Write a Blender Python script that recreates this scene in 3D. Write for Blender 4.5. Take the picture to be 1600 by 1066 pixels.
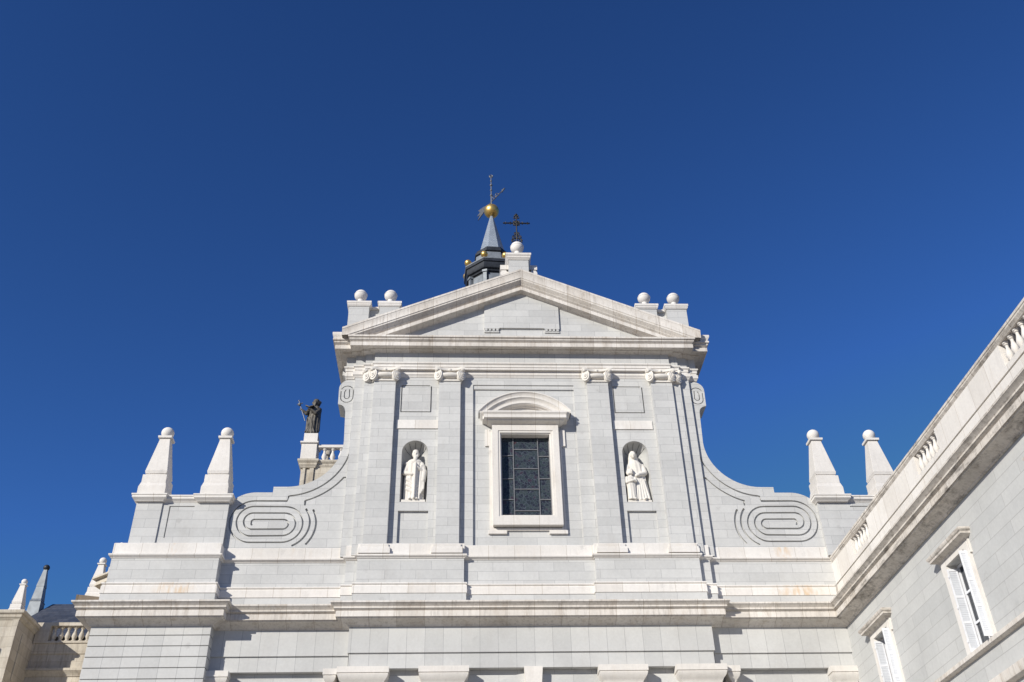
import bpy, bmesh, math, random
from math import radians, sin, cos, pi, sqrt, atan2
from mathutils import Vector, Matrix
from mathutils.geometry import tessellate_polygon
random.seed(7)
for o in list(bpy.data.objects): bpy.data.objects.remove(o)
sc = bpy.context.scene
COL = sc.collection

# ---------------------------------------------------------------- camera
cam_d = bpy.data.cameras.new('camera')
cam = bpy.data.objects.new('camera', cam_d); COL.objects.link(cam)
cam_d.sensor_width = 36.0; cam_d.lens = 34.7227; cam_d.clip_end = 5000; cam_d.clip_start = 0.1
Rr = Vector((0.9987925, -0.04396537, -0.02192217))
Uu = Vector((-0.00793291, -0.58470474, 0.8112074))
Ff = Vector((0.04848303, 0.81005396, 0.58434748))
cm = Matrix((Rr, Uu, -Ff)).transposed().to_4x4(); cm.translation = Vector((0, 0, 1.6))
cam.matrix_world = cm
sc.camera = cam

# ---------------------------------------------------------------- sky and sun
SUN = Vector((0.92, 1.0, -0.60)).normalized()      # direction the light travels
sun_el = math.asin(-SUN.z)
sd = bpy.data.lights.new('sun', 'SUN'); sd.energy = 3.6; sd.angle = radians(0.5); sd.color = (1.0, 0.955, 0.865)
so = bpy.data.objects.new('sun', sd); COL.objects.link(so)
so.rotation_euler = SUN.to_track_quat('-Z', 'Y').to_euler(); so.location = (-60, -60, 60)
w = bpy.data.worlds.new('World'); sc.world = w; w.use_nodes = True
wn = w.node_tree.nodes; wl = w.node_tree.links
bg = wn['Background']
sky = wn.new('ShaderNodeTexSky'); sky.sky_type = 'NISHITA'; sky.sun_disc = False
sky.sun_elevation = sun_el
sky.sun_rotation = atan2(-SUN.x, -SUN.y)            # azimuth measured from +Y towards +X
sky.air_density = 1.0; sky.dust_density = 0.0; sky.ozone_density = 3.0; sky.altitude = 600
gm = wn.new('ShaderNodeGamma'); gm.inputs[1].default_value = 1.42
hs = wn.new('ShaderNodeMix'); hs.data_type = 'RGBA'; hs.blend_type = 'MULTIPLY'; hs.inputs[0].default_value = 1.0; hs.inputs[7].default_value = (0.208, 0.308, 0.418, 1)   # deep, polarised autumn blue
wl.new(sky.outputs[0], gm.inputs[0]); wl.new(gm.outputs[0], hs.inputs[6]); 
cp = wn.new('ShaderNodeMix'); cp.data_type = 'RGBA'; cp.blend_type = 'DARKEN'; cp.inputs[0].default_value = 1.0; cp.inputs[7].default_value = (0.42, 0.95, 2.2, 1)   # no bright aureole round the sun
wl.new(hs.outputs[2], cp.inputs[6]); wl.new(cp.outputs[2], bg.inputs[0])
bg.inputs[1].default_value = 0.145
sc.view_settings.view_transform = 'Standard'; sc.view_settings.look = 'None'
sc.view_settings.exposure = 0.45; sc.view_settings.gamma = 1.0
sc.cycles.use_denoising = True
sc.cycles.max_bounces = 6; sc.cycles.diffuse_bounces = 4

X0 = 2.87

# ---------------------------------------------------------------- materials
def new_mat(name):
    m = bpy.data.materials.new(name); m.use_nodes = True
    nt = m.node_tree; b = nt.nodes['Principled BSDF']
    return m, nt, b

def stone(name, c1, c2, mortar, bw, rh, off=0.5, ms=0.010, rough=0.8, tone=0.10, stain=0.12, stain_col=(0.25, 0.2, 0.15),
          streak=0.0, rust=False, zoff=0.0, bump=0.12, xoff=0.0, speck=0.05, grime=0.0):
    m, nt, b = new_mat(name); N = nt.nodes.new; L = nt.links.new
    geo = N('ShaderNodeNewGeometry')
    sp = N('ShaderNodeSeparateXYZ'); L(geo.outputs['Position'], sp.inputs[0])
    sn = N('ShaderNodeSeparateXYZ'); L(geo.outputs['Normal'], sn.inputs[0])
    def mth(op, a, bb=None, v=None):
        n = N('ShaderNodeMath'); n.operation = op
        if hasattr(a, 'links') or hasattr(a, 'is_linked'): L(a, n.inputs[0])
        else: n.inputs[0].default_value = a
        if bb is not None:
            if hasattr(bb, 'is_linked'): L(bb, n.inputs[1])
            else: n.inputs[1].default_value = bb
        return n.outputs[0]
    ax = mth('GREATER_THAN', mth('ABSOLUTE', sn.outputs[0]), 0.72)
    # along-wall coordinate: x on faces that look along y, y on faces that look along x
    mixa = N('ShaderNodeMix'); mixa.data_type = 'FLOAT'
    L(ax, mixa.inputs[0]); L(sp.outputs[0], mixa.inputs[2]); L(sp.outputs[1], mixa.inputs[3])
    along = mth('ADD', mixa.outputs[0], xoff)
    zz = mth('ADD', sp.outputs[2], zoff)
    cb = N('ShaderNodeCombineXYZ'); L(along, cb.inputs[0]); L(zz, cb.inputs[1])
    br = N('ShaderNodeTexBrick'); L(cb.outputs[0], br.inputs['Vector'])
    br.inputs['Scale'].default_value = 1.0
    br.inputs['Brick Width'].default_value = bw; br.inputs['Row Height'].default_value = rh
    br.inputs['Mortar Size'].default_value = ms; br.inputs['Mortar Smooth'].default_value = 0.3
    br.offset = off
    br.inputs['Color1'].default_value = (*c1, 1); br.inputs['Color2'].default_value = (*c2, 1)
    br.inputs['Mortar'].default_value = (*mortar, 1)
    # large tone variation
    n1 = N('ShaderNodeTexNoise'); n1.inputs['Scale'].default_value = 0.55; n1.inputs['Detail'].default_value = 5; n1.inputs['Roughness'].default_value = 0.65
    L(geo.outputs['Position'], n1.inputs['Vector'])
    n2 = N('ShaderNodeTexNoise'); n2.inputs['Scale'].default_value = 9.0; n2.inputs['Detail'].default_value = 6; n2.inputs['Roughness'].default_value = 0.7
    L(geo.outputs['Position'], n2.inputs['Vector'])
    def ramp(src, lo, hi, a, c):
        r = N('ShaderNodeMapRange'); L(src, r.inputs[0]); r.inputs[1].default_value = lo; r.inputs[2].default_value = hi
        r.inputs[3].default_value = a; r.inputs[4].default_value = c; return r.outputs[0]
    f1 = ramp(n1.outputs[0], 0.3, 0.7, 1 - tone, 1 + tone)
    f2 = ramp(n2.outputs[0], 0.3, 0.7, 1 - speck, 1 + speck)
    f = mth('MULTIPLY', f1, f2)
    vm = N('ShaderNodeVectorMath'); vm.operation = 'SCALE'; L(br.outputs[0], vm.inputs[0]); L(f, vm.inputs['Scale'])
    col = vm.outputs[0]
    # blotchy stains, drawn out downwards
    mp = N('ShaderNodeMapping'); mp.inputs['Scale'].default_value = (1.6, 1.6, 0.45); L(geo.outputs['Position'], mp.inputs[0])
    n3 = N('ShaderNodeTexNoise'); n3.inputs['Scale'].default_value = 1.3; n3.inputs['Detail'].default_value = 8; n3.inputs['Roughness'].default_value = 0.72
    L(mp.outputs[0], n3.inputs['Vector'])
    s = ramp(n3.outputs[0], 0.52, 0.78, 0.0, stain)
    mx = N('ShaderNodeMix'); mx.data_type = 'RGBA'; L(s, mx.inputs[0]); L(col, mx.inputs[6]); mx.inputs[7].default_value = (*stain_col, 1)
    col = mx.outputs[2]
    if streak > 0:
        mp2 = N('ShaderNodeMapping'); mp2.inputs['Scale'].default_value = (7.0, 7.0, 0.7); L(geo.outputs['Position'], mp2.inputs[0])
        n4 = N('ShaderNodeTexNoise'); n4.inputs['Scale'].default_value = 1.0; n4.inputs['Detail'].default_value = 6; n4.inputs['Roughness'].default_value = 0.7
        L(mp2.outputs[0], n4.inputs['Vector'])
        s = ramp(n4.outputs[0], 0.5, 0.75, 0.0, streak)
        mx = N('ShaderNodeMix'); mx.data_type = 'RGBA'; L(s, mx.inputs[0]); L(col, mx.inputs[6]); mx.inputs[7].default_value = (0.13, 0.10, 0.08, 1)
        col = mx.outputs[2]
    if grime > 0:          # black crust patches along mouldings
        n6 = N('ShaderNodeTexNoise'); n6.inputs['Scale'].default_value = 2.2; n6.inputs['Detail'].default_value = 9; n6.inputs['Roughness'].default_value = 0.75
        mp3 = N('ShaderNodeMapping'); mp3.inputs['Scale'].default_value = (0.5, 0.5, 2.2); L(geo.outputs['Position'], mp3.inputs[0]); L(mp3.outputs[0], n6.inputs['Vector'])
        s = ramp(n6.outputs[0], 0.5, 0.68, 0.0, grime)
        mx = N('ShaderNodeMix'); mx.data_type = 'RGBA'; L(s, mx.inputs[0]); L(col, mx.inputs[6]); mx.inputs[7].default_value = (0.08, 0.07, 0.06, 1)
        col = mx.outputs[2]
    if rust:
        for (cx, cy, cz, rx, rz, amt) in ((14.05, 39.9, 19.2, .35, .45, .75), (14.6, 39.9, 17.25, .9, .45, .7), (13.6, 39.9, 17.3, .5, .35, .35),
                                          (-11.75, 39.4, 17.25, .8, .35, .7), (-12.1, 39.4, 19.15, .12, .4, .6), (-7.3, 39.9, 19.3, .15, .3, .3)):
            d = N('ShaderNodeVectorMath'); d.operation = 'SUBTRACT'; L(geo.outputs['Position'], d.inputs[0]); d.inputs[1].default_value = (cx, cy, cz)
            d2 = N('ShaderNodeVectorMath'); d2.operation = 'MULTIPLY'; L(d.outputs[0], d2.inputs[0]); d2.inputs[1].default_value = (1 / rx, 0.5, 1 / rz)
            ln = N('ShaderNodeVectorMath'); ln.operation = 'LENGTH'; L(d2.outputs[0], ln.inputs[0])
            n5 = N('ShaderNodeTexNoise'); n5.inputs['Scale'].default_value = 4.0; n5.inputs['Detail'].default_value = 6; L(mp.outputs[0], n5.inputs['Vector'])
            q = ramp(ln.outputs['Value'], 0.0, 1.3, 1.0, 0.0)
            q = mth('MULTIPLY', q, ramp(n5.outputs[0], 0.42, 0.62, 0.0, amt))
            mx = N('ShaderNodeMix'); mx.data_type = 'RGBA'; L(q, mx.inputs[0]); L(col, mx.inputs[6]); mx.inputs[7].default_value = (0.60, 0.38, 0.16, 1)
            col = mx.outputs[2]
    vo = N('ShaderNodeTexVoronoi'); vo.inputs['Scale'].default_value = 0.62; vo.inputs['Randomness'].default_value = 1.0
    vd_ = N('ShaderNodeVectorMath'); vd_.operation = 'ADD'; L(geo.outputs['Position'], vd_.inputs[0])
    vsn = N('ShaderNodeVectorMath'); vsn.operation = 'SCALE'; L(n2.outputs[1], vsn.inputs[0]); vsn.inputs['Scale'].default_value = 0.5; L(vsn.outputs[0], vd_.inputs[1])
    L(vd_.outputs[0], vo.inputs['Vector'])
    sp_ = ramp(vo.outputs['Distance'], 0.02, 0.10, 0.30, 0.0)
    mx = N('ShaderNodeMix'); mx.data_type = 'RGBA'; L(sp_, mx.inputs[0]); L(col, mx.inputs[6]); mx.inputs[7].default_value = (0.24, 0.23, 0.22, 1)
    col = mx.outputs[2]
    L(col, b.inputs['Base Color'])
    b.inputs['Roughness'].default_value = rough
    b.inputs['Specular IOR Level'].default_value = 0.25
    bp = N('ShaderNodeBump'); bp.inputs['Strength'].default_value = bump; bp.inputs['Distance'].default_value = 0.012
    hsum = mth('SUBTRACT', mth('MULTIPLY', n2.outputs[0], 0.35), br.outputs['Fac'])
    L(hsum, bp.inputs['Height']); L(bp.outputs[0], b.inputs['Normal'])
    return m

G1 = (0.500, 0.498, 0.486); G2 = (0.570, 0.566, 0.550); GM = (0.34, 0.34, 0.34)
M = {}
M['granite'] = stone('granite_ashlar', G1, G2, GM, 1.30, 0.405, zoff=0.05, ms=0.008, tone=0.07)
M['granite_big'] = stone('granite_blocks', G1, G2, GM, 1.5, 0.41, zoff=0.03, ms=0.008, tone=0.06)
M['granite_slab'] = stone('granite_slabs', G1, G2, GM, 0.74, 60.0, ms=0.010, off=0.0, tone=0.06)
M['granite_wing'] = stone('granite_wing', (0.485, 0.488, 0.48), (0.545, 0.545, 0.532), (0.38, 0.375, 0.365), 2.6, 0.44, zoff=0.1, ms=0.011, tone=0.07, stain=0.25, stain_col=(0.34, 0.34, 0.36))
LC1 = (0.68, 0.645, 0.60); LC2 = (0.76, 0.73, 0.69); LM = (0.47, 0.42, 0.36)
M['lime'] = stone('limestone', LC1, LC2, LM, 1.12, 60.0, ms=0.010, off=0.0, tone=0.06, stain=0.3, stain_col=(0.50, 0.41, 0.31), streak=0.12, rust=True)
M['lime_cornice'] = stone('limestone_cornice', (0.62, 0.575, 0.52), (0.74, 0.70, 0.65), (0.40, 0.34, 0.28), 1.12, 60.0, xoff=0.4, ms=0.009, off=0.0, tone=0.12, stain=0.65, stain_col=(0.38, 0.29, 0.2), streak=0.45)
M['lime_wing'] = stone('limestone_weathered', (0.60, 0.55, 0.49), (0.70, 0.66, 0.61), (0.30, 0.25, 0.21), 1.3, 60.0, xoff=0.7, ms=0.012, off=0.0, tone=0.12, stain=0.7, stain_col=(0.30, 0.24, 0.18), streak=0.5, grime=0.8)
M['lime_plain'] = stone('limestone_plain', (0.70, 0.665, 0.62), (0.72, 0.685, 0.64), (0.6, 0.56, 0.5), 50.0, 60.0, ms=0.0, tone=0.08, stain=0.3, stain_col=(0.5, 0.43, 0.34), streak=0.12)
M['marble'] = stone('statue_stone', (0.70, 0.665, 0.61), (0.70, 0.665, 0.61), (0.7, 0.67, 0.62), 50.0, 60.0, ms=0.0, tone=0.05, stain=0.25, stain_col=(0.55, 0.46, 0.36))
M['ball'] = stone('ball_stone', (0.74, 0.71, 0.67), (0.74, 0.71, 0.67), (0.7, 0.68, 0.62), 50.0, 60.0, ms=0.0, tone=0.09, stain=0.4, stain_col=(0.5, 0.42, 0.33))
M['beige'] = stone('old_limestone', (0.49, 0.44, 0.36), (0.57, 0.52, 0.44), (0.36, 0.31, 0.25), 1.6, 0.55, ms=0.010, tone=0.16, stain=0.7, stain_col=(0.30, 0.23, 0.15), streak=0.5)
M['niche'] = stone('niche_stone', G1, G2, GM, 50, 60, ms=0, tone=0.06)
M['shade_stone'] = stone('shade_painted_limestone', (0.20, 0.16, 0.12), (0.26, 0.21, 0.16), (0.1, 0.08, 0.06), 1.2, 60, ms=0.01, tone=0.2)  # beige stone coloured dark to paint in the shade under the lower coping
M['ground'] = stone('paving', (0.40, 0.375, 0.34), (0.46, 0.43, 0.39), (0.25, 0.23, 0.2), 1.0, 1.0, ms=0.01, tone=0.1)

def simple(name, col, rough=0.5, metal=0.0, nscale=8.0, var=0.15, spec=0.4):
    m, nt, b = new_mat(name); N = nt.nodes.new; L = nt.links.new
    n = N('ShaderNodeTexNoise'); n.inputs['Scale'].default_value = nscale; n.inputs['Detail'].default_value = 6
    g = N('ShaderNodeNewGeometry'); L(g.outputs['Position'], n.inputs['Vector'])
    r = N('ShaderNodeMapRange'); L(n.outputs[0], r.inputs[0]); r.inputs[1].default_value = .3; r.inputs[2].default_value = .7
    r.inputs[3].default_value = 1 - var; r.inputs[4].default_value = 1 + var
    v = N('ShaderNodeVectorMath'); v.operation = 'SCALE'; v.inputs[0].default_value = col; L(r.outputs[0], v.inputs['Scale'])
    L(v.outputs[0], b.inputs['Base Color']); b.inputs['Roughness'].default_value = rough; b.inputs['Metallic'].default_value = metal
    b.inputs['Specular IOR Level'].default_value = spec
    return m
M['bronze'] = simple('dark_bronze', (0.105, 0.095, 0.08), 0.6, 0.2, 3.0, 0.6)
M['iron'] = simple('black_iron', (0.02, 0.02, 0.022), 0.5, 0.3)
M['gold'] = simple('gilded_metal', (0.80, 0.52, 0.16), 0.38, 0.85, 5.0, 0.12)
M['lead'] = simple('dark_lead', (0.03, 0.034, 0.042), 0.5, 0.2, 4.0, 0.35)
M['zinc'] = simple('zinc_sheet', (0.21, 0.23, 0.25), 0.5, 0.2, 3.0, 0.2)
M['silver'] = simple('pale_metal', (0.17, 0.175, 0.18), 0.45, 0.4)
M['white_paint'] = simple('white_paint', (0.78, 0.79, 0.82), 0.45, 0.0, 6.0, 0.05)
M['frame_metal'] = simple('grey_glazing_bar', (0.17, 0.17, 0.18), 0.5, 0.1)
M['louvre'] = simple('grey_white_louvre', (0.66, 0.68, 0.72), 0.5, 0.0, 6.0, 0.05)
M['dark'] = simple('dark_interior', (0.02, 0.02, 0.022), 0.8)
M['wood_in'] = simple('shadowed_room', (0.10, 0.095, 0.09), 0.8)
M['slate'] = stone('slate_roof', (0.045, 0.055, 0.08), (0.075, 0.085, 0.11), (0.02, 0.02, 0.03), 0.35, 0.2, ms=0.01, tone=0.2, rough=0.55)
M['spire'] = stone('slate_spire', (0.24, 0.28, 0.335), (0.30, 0.34, 0.39), (0.15, 0.17, 0.2), 0.22, 0.16, ms=0.012, tone=0.1, rough=0.5)
M['tile'] = simple('terracotta_tiles', (0.25, 0.10, 0.06), 0.8, 0, 6, 0.3)

def glass_mat():
    m, nt, b = new_mat('leaded_coloured_glass'); N = nt.nodes.new; L = nt.links.new
    g = N('ShaderNodeNewGeometry')
    mp = N('ShaderNodeMapping'); mp.inputs['Scale'].default_value = (1, 0, 1); L(g.outputs['Position'], mp.inputs[0])
    v = N('ShaderNodeTexVoronoi'); v.inputs['Scale'].default_value = 7.5; v.inputs['Randomness'].default_value = 1.0; L(mp.outputs[0], v.inputs['Vector'])
    ve = N('ShaderNodeTexVoronoi'); ve.feature = 'DISTANCE_TO_EDGE'; ve.inputs['Scale'].default_value = 7.5; L(mp.outputs[0], ve.inputs['Vector'])
    r = N('ShaderNodeValToRGB'); r.color_ramp.interpolation = 'CONSTANT'
    e = r.color_ramp.elements
    e[0].color = (0.022, 0.028, 0.038, 1); e[1].position = 0.93; e[1].color = (0.06, 0.03, 0.035, 1)
    for p, c in ((0.25, (0.03, 0.042, 0.048, 1)), (0.5, (0.02, 0.022, 0.035, 1)), (0.68, (0.04, 0.052, 0.056, 1)), (0.83, (0.04, 0.03, 0.045, 1))):
        q = e.new(p); q.color = c
    L(v.outputs['Color'], r.inputs[0])
    s = N('ShaderNodeMath'); s.operation = 'LESS_THAN'; L(ve.outputs['Distance'], s.inputs[0]); s.inputs[1].default_value = 0.035
    mx = N('ShaderNodeMix'); mx.data_type = 'RGBA'; L(s.outputs[0], mx.inputs[0]); L(r.outputs[0], mx.inputs[6]); mx.inputs[7].default_value = (0.075, 0.09, 0.11, 1)
    L(mx.outputs[2], b.inputs['Base Color']); b.inputs['Roughness'].default_value = 0.35; b.inputs['Specular IOR Level'].default_value = 0.3
    return m
M['glass'] = glass_mat()
m, nt, b = new_mat('window_glass'); b.inputs['Base Color'].default_value = (0.03, 0.035, 0.045, 1); b.inputs['Roughness'].default_value = 0.08
M['pane'] = m

# ---------------------------------------------------------------- mesh helpers
class B:
    def __init__(s, ox=0.0, oy=0.0, oz=0.0):
        s.v = []; s.f = []; s.o = (ox, oy, oz)
    def add(s, vs, fs):
        n = len(s.v); s.v += [(a + s.o[0], b_ + s.o[1], c + s.o[2]) for a, b_, c in vs]
        s.f += [tuple(i + n for i in f) for f in fs]; return s
    def box(s, x0, x1, y0, y1, z0, z1):
        if x0 > x1: x0, x1 = x1, x0
        return s.add([(x, y, z) for x in (x0, x1) for y in (y0, y1) for z in (z0, z1)],
              [(0, 1, 3, 2), (4, 6, 7, 5), (0, 4, 5, 1), (2, 3, 7, 6), (0, 2, 6, 4), (1, 5, 7, 3)])
    def frustum(s, cx, cy, a0, b0, z0, a1, b1, z1, rot=0.0):     # half sizes
        vs = []
        for a, b_, z in ((a0, b0, z0), (a1, b1, z1)):
            for sx, sy in ((-1, -1), (1, -1), (1, 1), (-1, 1)):
                x, y = sx * a, sy * b_
                vs.append((cx + x * cos(rot) - y * sin(rot), cy + x * sin(rot) + y * cos(rot), z))
        return s.add(vs, [(3, 2, 1, 0), (4, 5, 6, 7), (0, 1, 5, 4), (1, 2, 6, 5), (2, 3, 7, 6), (3, 0, 4, 7)])
    def ngon(s, cx, cy, prof, n=8, rot=0.0, cap=True):           # lathe with n sides; prof [(r, z)]
        vs = []; fs = []
        for r, z in prof:
            for k in range(n):
                a = rot + 2 * pi * k / n; vs.append((cx + r * cos(a), cy + r * sin(a), z))
        for i in range(len(prof) - 1):
            for k in range(n):
                k2 = (k + 1) % n; fs.append((i * n + k, i * n + k2, (i + 1) * n + k2, (i + 1) * n + k))
        if cap:
            fs.append(tuple(reversed(range(n)))); fs.append(tuple((len(prof) - 1) * n + k for k in range(n)))
        return s.add(vs, fs)
    def plate(s, outer, holes, y0, y1, axis='y'):                # polygon in (x,z) [axis y] or (y,z) [axis x], thickness y0..y1
        def area(p): return sum(p[i][0] * p[(i + 1) % len(p)][1] - p[(i + 1) % len(p)][0] * p[i][1] for i in range(len(p))) / 2
        loops = [list(outer) if area(outer) > 0 else list(outer)[::-1]] + [list(h) if area(h) < 0 else list(h)[::-1] for h in holes]
        pts = [p for l in loops for p in l]
        tris = tessellate_polygon([[Vector((p[0], p[1], 0)) for p in l] for l in loops])
        mk = (lambda p, y: (p[0], y, p[1])) if axis == 'y' else (lambda p, y: (y, p[0], p[1]))
        n = len(pts); vs = [mk(p, y0) for p in pts] + [mk(p, y1) for p in pts]; fs = []
        for t in tris:
            fs.append(tuple(t)); fs.append(tuple(i + n for i in reversed(t)))
        k = 0
        for l in loops:
            m_ = len(l)
            for i in range(m_):
                a, b_ = k + i, k + (i + 1) % m_; fs.append((a, b_, b_ + n, a + n))
            k += m_
        return s.add(vs, fs)
    def sweep(s, path, prof, pre=None, post=None, cap=True):     # plan path [(x,y)], closed profile [(d,z)]; d outward = right of travel
        pts = ([pre] if pre else []) + list(path) + ([post] if post else [])
        rings = []
        i0 = 1 if pre else 0; i1 = len(pts) - (1 if post else 0)
        def nrm(a, b_):
            dx, dy = b_[0] - a[0], b_[1] - a[1]; l = sqrt(dx * dx + dy * dy); return (dy / l, -dx / l)
        for i in range(i0, i1):
            ns = []
            if i > 0: ns.append(nrm(pts[i - 1], pts[i]))
            if i < len(pts) - 1: ns.append(nrm(pts[i], pts[i + 1]))
            if len(ns) == 2:
                k = 1 + ns[0][0] * ns[1][0] + ns[0][1] * ns[1][1]
                m_ = ((ns[0][0] + ns[1][0]) / k, (ns[0][1] + ns[1][1]) / k)
            else: m_ = ns[0]
            rings.append([(pts[i][0] + m_[0] * d, pts[i][1] + m_[1] * d, z) for d, z in prof])
        n = len(prof); vs = [p for r in rings for p in r]; fs = []
        for i in range(len(rings) - 1):
            for k in range(n):
                k2 = (k + 1) % n; fs.append((i * n + k, i * n + k2, (i + 1) * n + k2, (i + 1) * n + k))
        if cap:
            fs.append(tuple(reversed(range(n)))); fs.append(tuple((len(rings) - 1) * n + k for k in range(n)))
        return s.add(vs, fs)
    def sweepxz(s, path, prof, y, vert_ends=False, scale_end=None):   # path [(x,z)] left to right; profile [(d toward -y, n upward normal)]
        rings = []; n = len(prof)
        def nrm(a, b_):
            dx, dz = b_[0] - a[0], b_[1] - a[1]; l = sqrt(dx * dx + dz * dz); return (-dz / l, dx / l)
        for i in range(len(path)):
            ns = []
            if i > 0: ns.append(nrm(path[i - 1], path[i]))
            if i < len(path) - 1: ns.append(nrm(path[i], path[i + 1]))
            if len(ns) == 2:
                k = 1 + ns[0][0] * ns[1][0] + ns[0][1] * ns[1][1]
                m_ = ((ns[0][0] + ns[1][0]) / k, (ns[0][1] + ns[1][1]) / k)
            elif vert_ends: m_ = (0, 1 / ns[0][1])
            else: m_ = ns[0]
            rings.append([(path[i][0] + m_[0] * q, y - d, path[i][1] + m_[1] * q) for d, q in prof])
        vs = [p for r in rings for p in r]; fs = []
        for i in range(len(rings) - 1):
            for k in range(n):
                k2 = (k + 1) % n; fs.append((i * n + k, i * n + k2, (i + 1) * n + k2, (i + 1) * n + k))
        fs.append(tuple(reversed(range(n)))); fs.append(tuple((len(rings) - 1) * n + k for k in range(n)))
        return s.add(vs, fs)
    def tube(s, p0, p1, r0, r1=None, n=10, ends=True):
        r1 = r0 if r1 is None else r1
        p0 = Vector(p0); p1 = Vector(p1); d = (p1 - p0).normalized()
        a = d.orthogonal().normalized(); c = d.cross(a); vs = []; fs = []
        rr = [(0.0, p0, r0), (1.0, p1, r1)]
        for _, p, r in rr:
            for k in range(n):
                t = 2 * pi * k / n; vs.append(tuple(p + (a * cos(t) + c * sin(t)) * r))
        for k in range(n):
            k2 = (k + 1) % n; fs.append((k, k2, n + k2, n + k))
        fs.append(tuple(reversed(range(n)))); fs.append(tuple(range(n, 2 * n)))
        return s.add(vs, fs)
    def ball(s, c, r, nu=20, nv=12, sc_=(1, 1, 1), rot=None):
        vs = [(0, 0, -1)]; fs = []
        for j in range(1, nv):
            t = -pi / 2 + pi * j / nv
            for i in range(nu):
                a = 2 * pi * i / nu; vs.append((cos(t) * cos(a), cos(t) * sin(a), sin(t)))
        vs.append((0, 0, 1)); top = len(vs) - 1
        for i in range(nu):
            i2 = (i + 1) % nu; fs.append((0, 1 + i2, 1 + i)); fs.append((top, top - nu + i, top - nu + i2))
        for j in range(nv - 2):
            for i in range(nu):
                i2 = (i + 1) % nu; a = 1 + j * nu; fs.append((a + i, a + i2, a + nu + i2, a + nu + i))
        out = []
        for v in vs:
            q = Vector((v[0] * r * sc_[0], v[1] * r * sc_[1], v[2] * r * sc_[2]))
            if rot is not None: q = rot @ q
            out.append((c[0] + q.x, c[1] + q.y, c[2] + q.z))
        return s.add(out, fs)
    def cap_tube(s, p0, p1, r0, r1=None, n=10):
        r1 = r0 if r1 is None else r1
        s.tube(p0, p1, r0, r1, n); s.ball(p0, r0, n, 8); s.ball(p1, r1, n, 8); return s

def wloc(o):
    v = Vector((0, 0, 0))
    while o is not None: v += Vector(o.location); o = o.parent
    return v

def obj(name, b, mat, parent=None, sharp=32, bevel=0.0):
    me = bpy.data.meshes.new(name)
    base = wloc(parent)
    bm = bmesh.new()
    vs = [bm.verts.new(Vector(v) - base) for v in b.v]
    for f in b.f:
        try: bm.faces.new([vs[i] for i in f])
        except ValueError: pass
    bmesh.ops.recalc_face_normals(bm, faces=bm.faces)
    if bevel > 0:
        bmesh.ops.remove_doubles(bm, verts=bm.verts, dist=1e-5)
        ed = [e for e in bm.edges if len(e.link_faces) == 2 and e.calc_face_angle(0) > radians(35)]
        bmesh.ops.bevel(bm, geom=ed, offset=bevel, segments=1, affect='EDGES', clamp_overlap=True)
    for f in bm.faces: f.smooth = True
    for e in bm.edges:
        if len(e.link_faces) != 2 or e.calc_face_angle(0) > radians(sharp): e.smooth = False
    bm.to_mesh(me); bm.free()
    me.materials.append(M[mat] if isinstance(mat, str) else mat)
    o = bpy.data.objects.new(name, me); COL.objects.link(o); o.parent = parent
    return o

def thing(name, label, cat, loc, group=None, kind=None):
    o = bpy.data.objects.new(name, None); COL.objects.link(o); o.location = loc; o.empty_display_size = 0.2
    o['label'] = label; o['category'] = cat
    if group: o['group'] = group
    if kind: o['kind'] = kind
    return o
def tag(o, label, cat, group=None):
    o['label'] = label; o['category'] = cat
    if group: o['group'] = group
    return o
def recentre(o, loc):
    loc = Vector(loc); o.data.transform(Matrix.Translation(-loc)); o.location = loc; return o

def arc(cx, cz, r, a0, a1, n, rz=None):
    rz = r if rz is None else rz
    return [(cx + r * cos(radians(a0 + (a1 - a0) * i / n)), cz + rz * sin(radians(a0 + (a1 - a0) * i / n))) for i in range(n + 1)]
def groove(path, wdt):                                           # thin closed polygon round an open polyline
    L_, R_ = [], []
    for i, p in enumerate(path):
        a = path[max(i - 1, 0)]; c = path[min(i + 1, len(path) - 1)]
        dx, dz = c[0] - a[0], c[1] - a[1]; l = sqrt(dx * dx + dz * dz) or 1
        k = 1.0
        if 0 < i < len(path) - 1:
            d1 = Vector((p[0] - a[0], p[1] - a[1])).normalized(); d2 = Vector((c[0] - p[0], c[1] - p[1])).normalized()
            k = 1 / max(0.5, sqrt(max(0.0, (1 + d1.dot(d2)) / 2)))
        nx, nz = -dz / l * wdt / 2 * k, dx / l * wdt / 2 * k
        L_.append((p[0] + nx, p[1] + nz)); R_.append((p[0] - nx, p[1] - nz))
    return L_ + R_[::-1]
def rect(a, b_, c, d): return [(a, c), (b_, c), (b_, d), (a, d)]
def mir(p): return [(-x, z) for x, z in p]

# ================================================================ ground
g = B(); g.box(-1500, 1500, -1500, 1500, -0.5, 0.0)
go = obj('ground', g, 'ground'); go['kind'] = 'structure'; go['label'] = 'pale stone paving of the square in front of the church'; go['category'] = 'ground'

# ================================================================ church
church = thing('church_facade', 'tall pale granite church front with triangular pediment and curved side walls', 'church', (X0, 39.5, 0))
def F(): return B(ox=X0)
def part(name, b, mat, parent=church, **k): return obj(name, b, mat, parent, **k)

# ---- lower walls and pilasters below the capitals
b = F(); b.box(-7.43, 7.43, 39.95, 41.5, 0, 14.085); part('lower_wall', b, 'granite_big')
for sx in (-1, 1):
    b = F()
    x1 = 12.95 if sx < 0 else 13.24
    b.box(sx * 7.433, sx * x1, 40.25, 41.5, 0, 14.085); part('lower_side_wall', b, 'granite_big')
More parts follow.
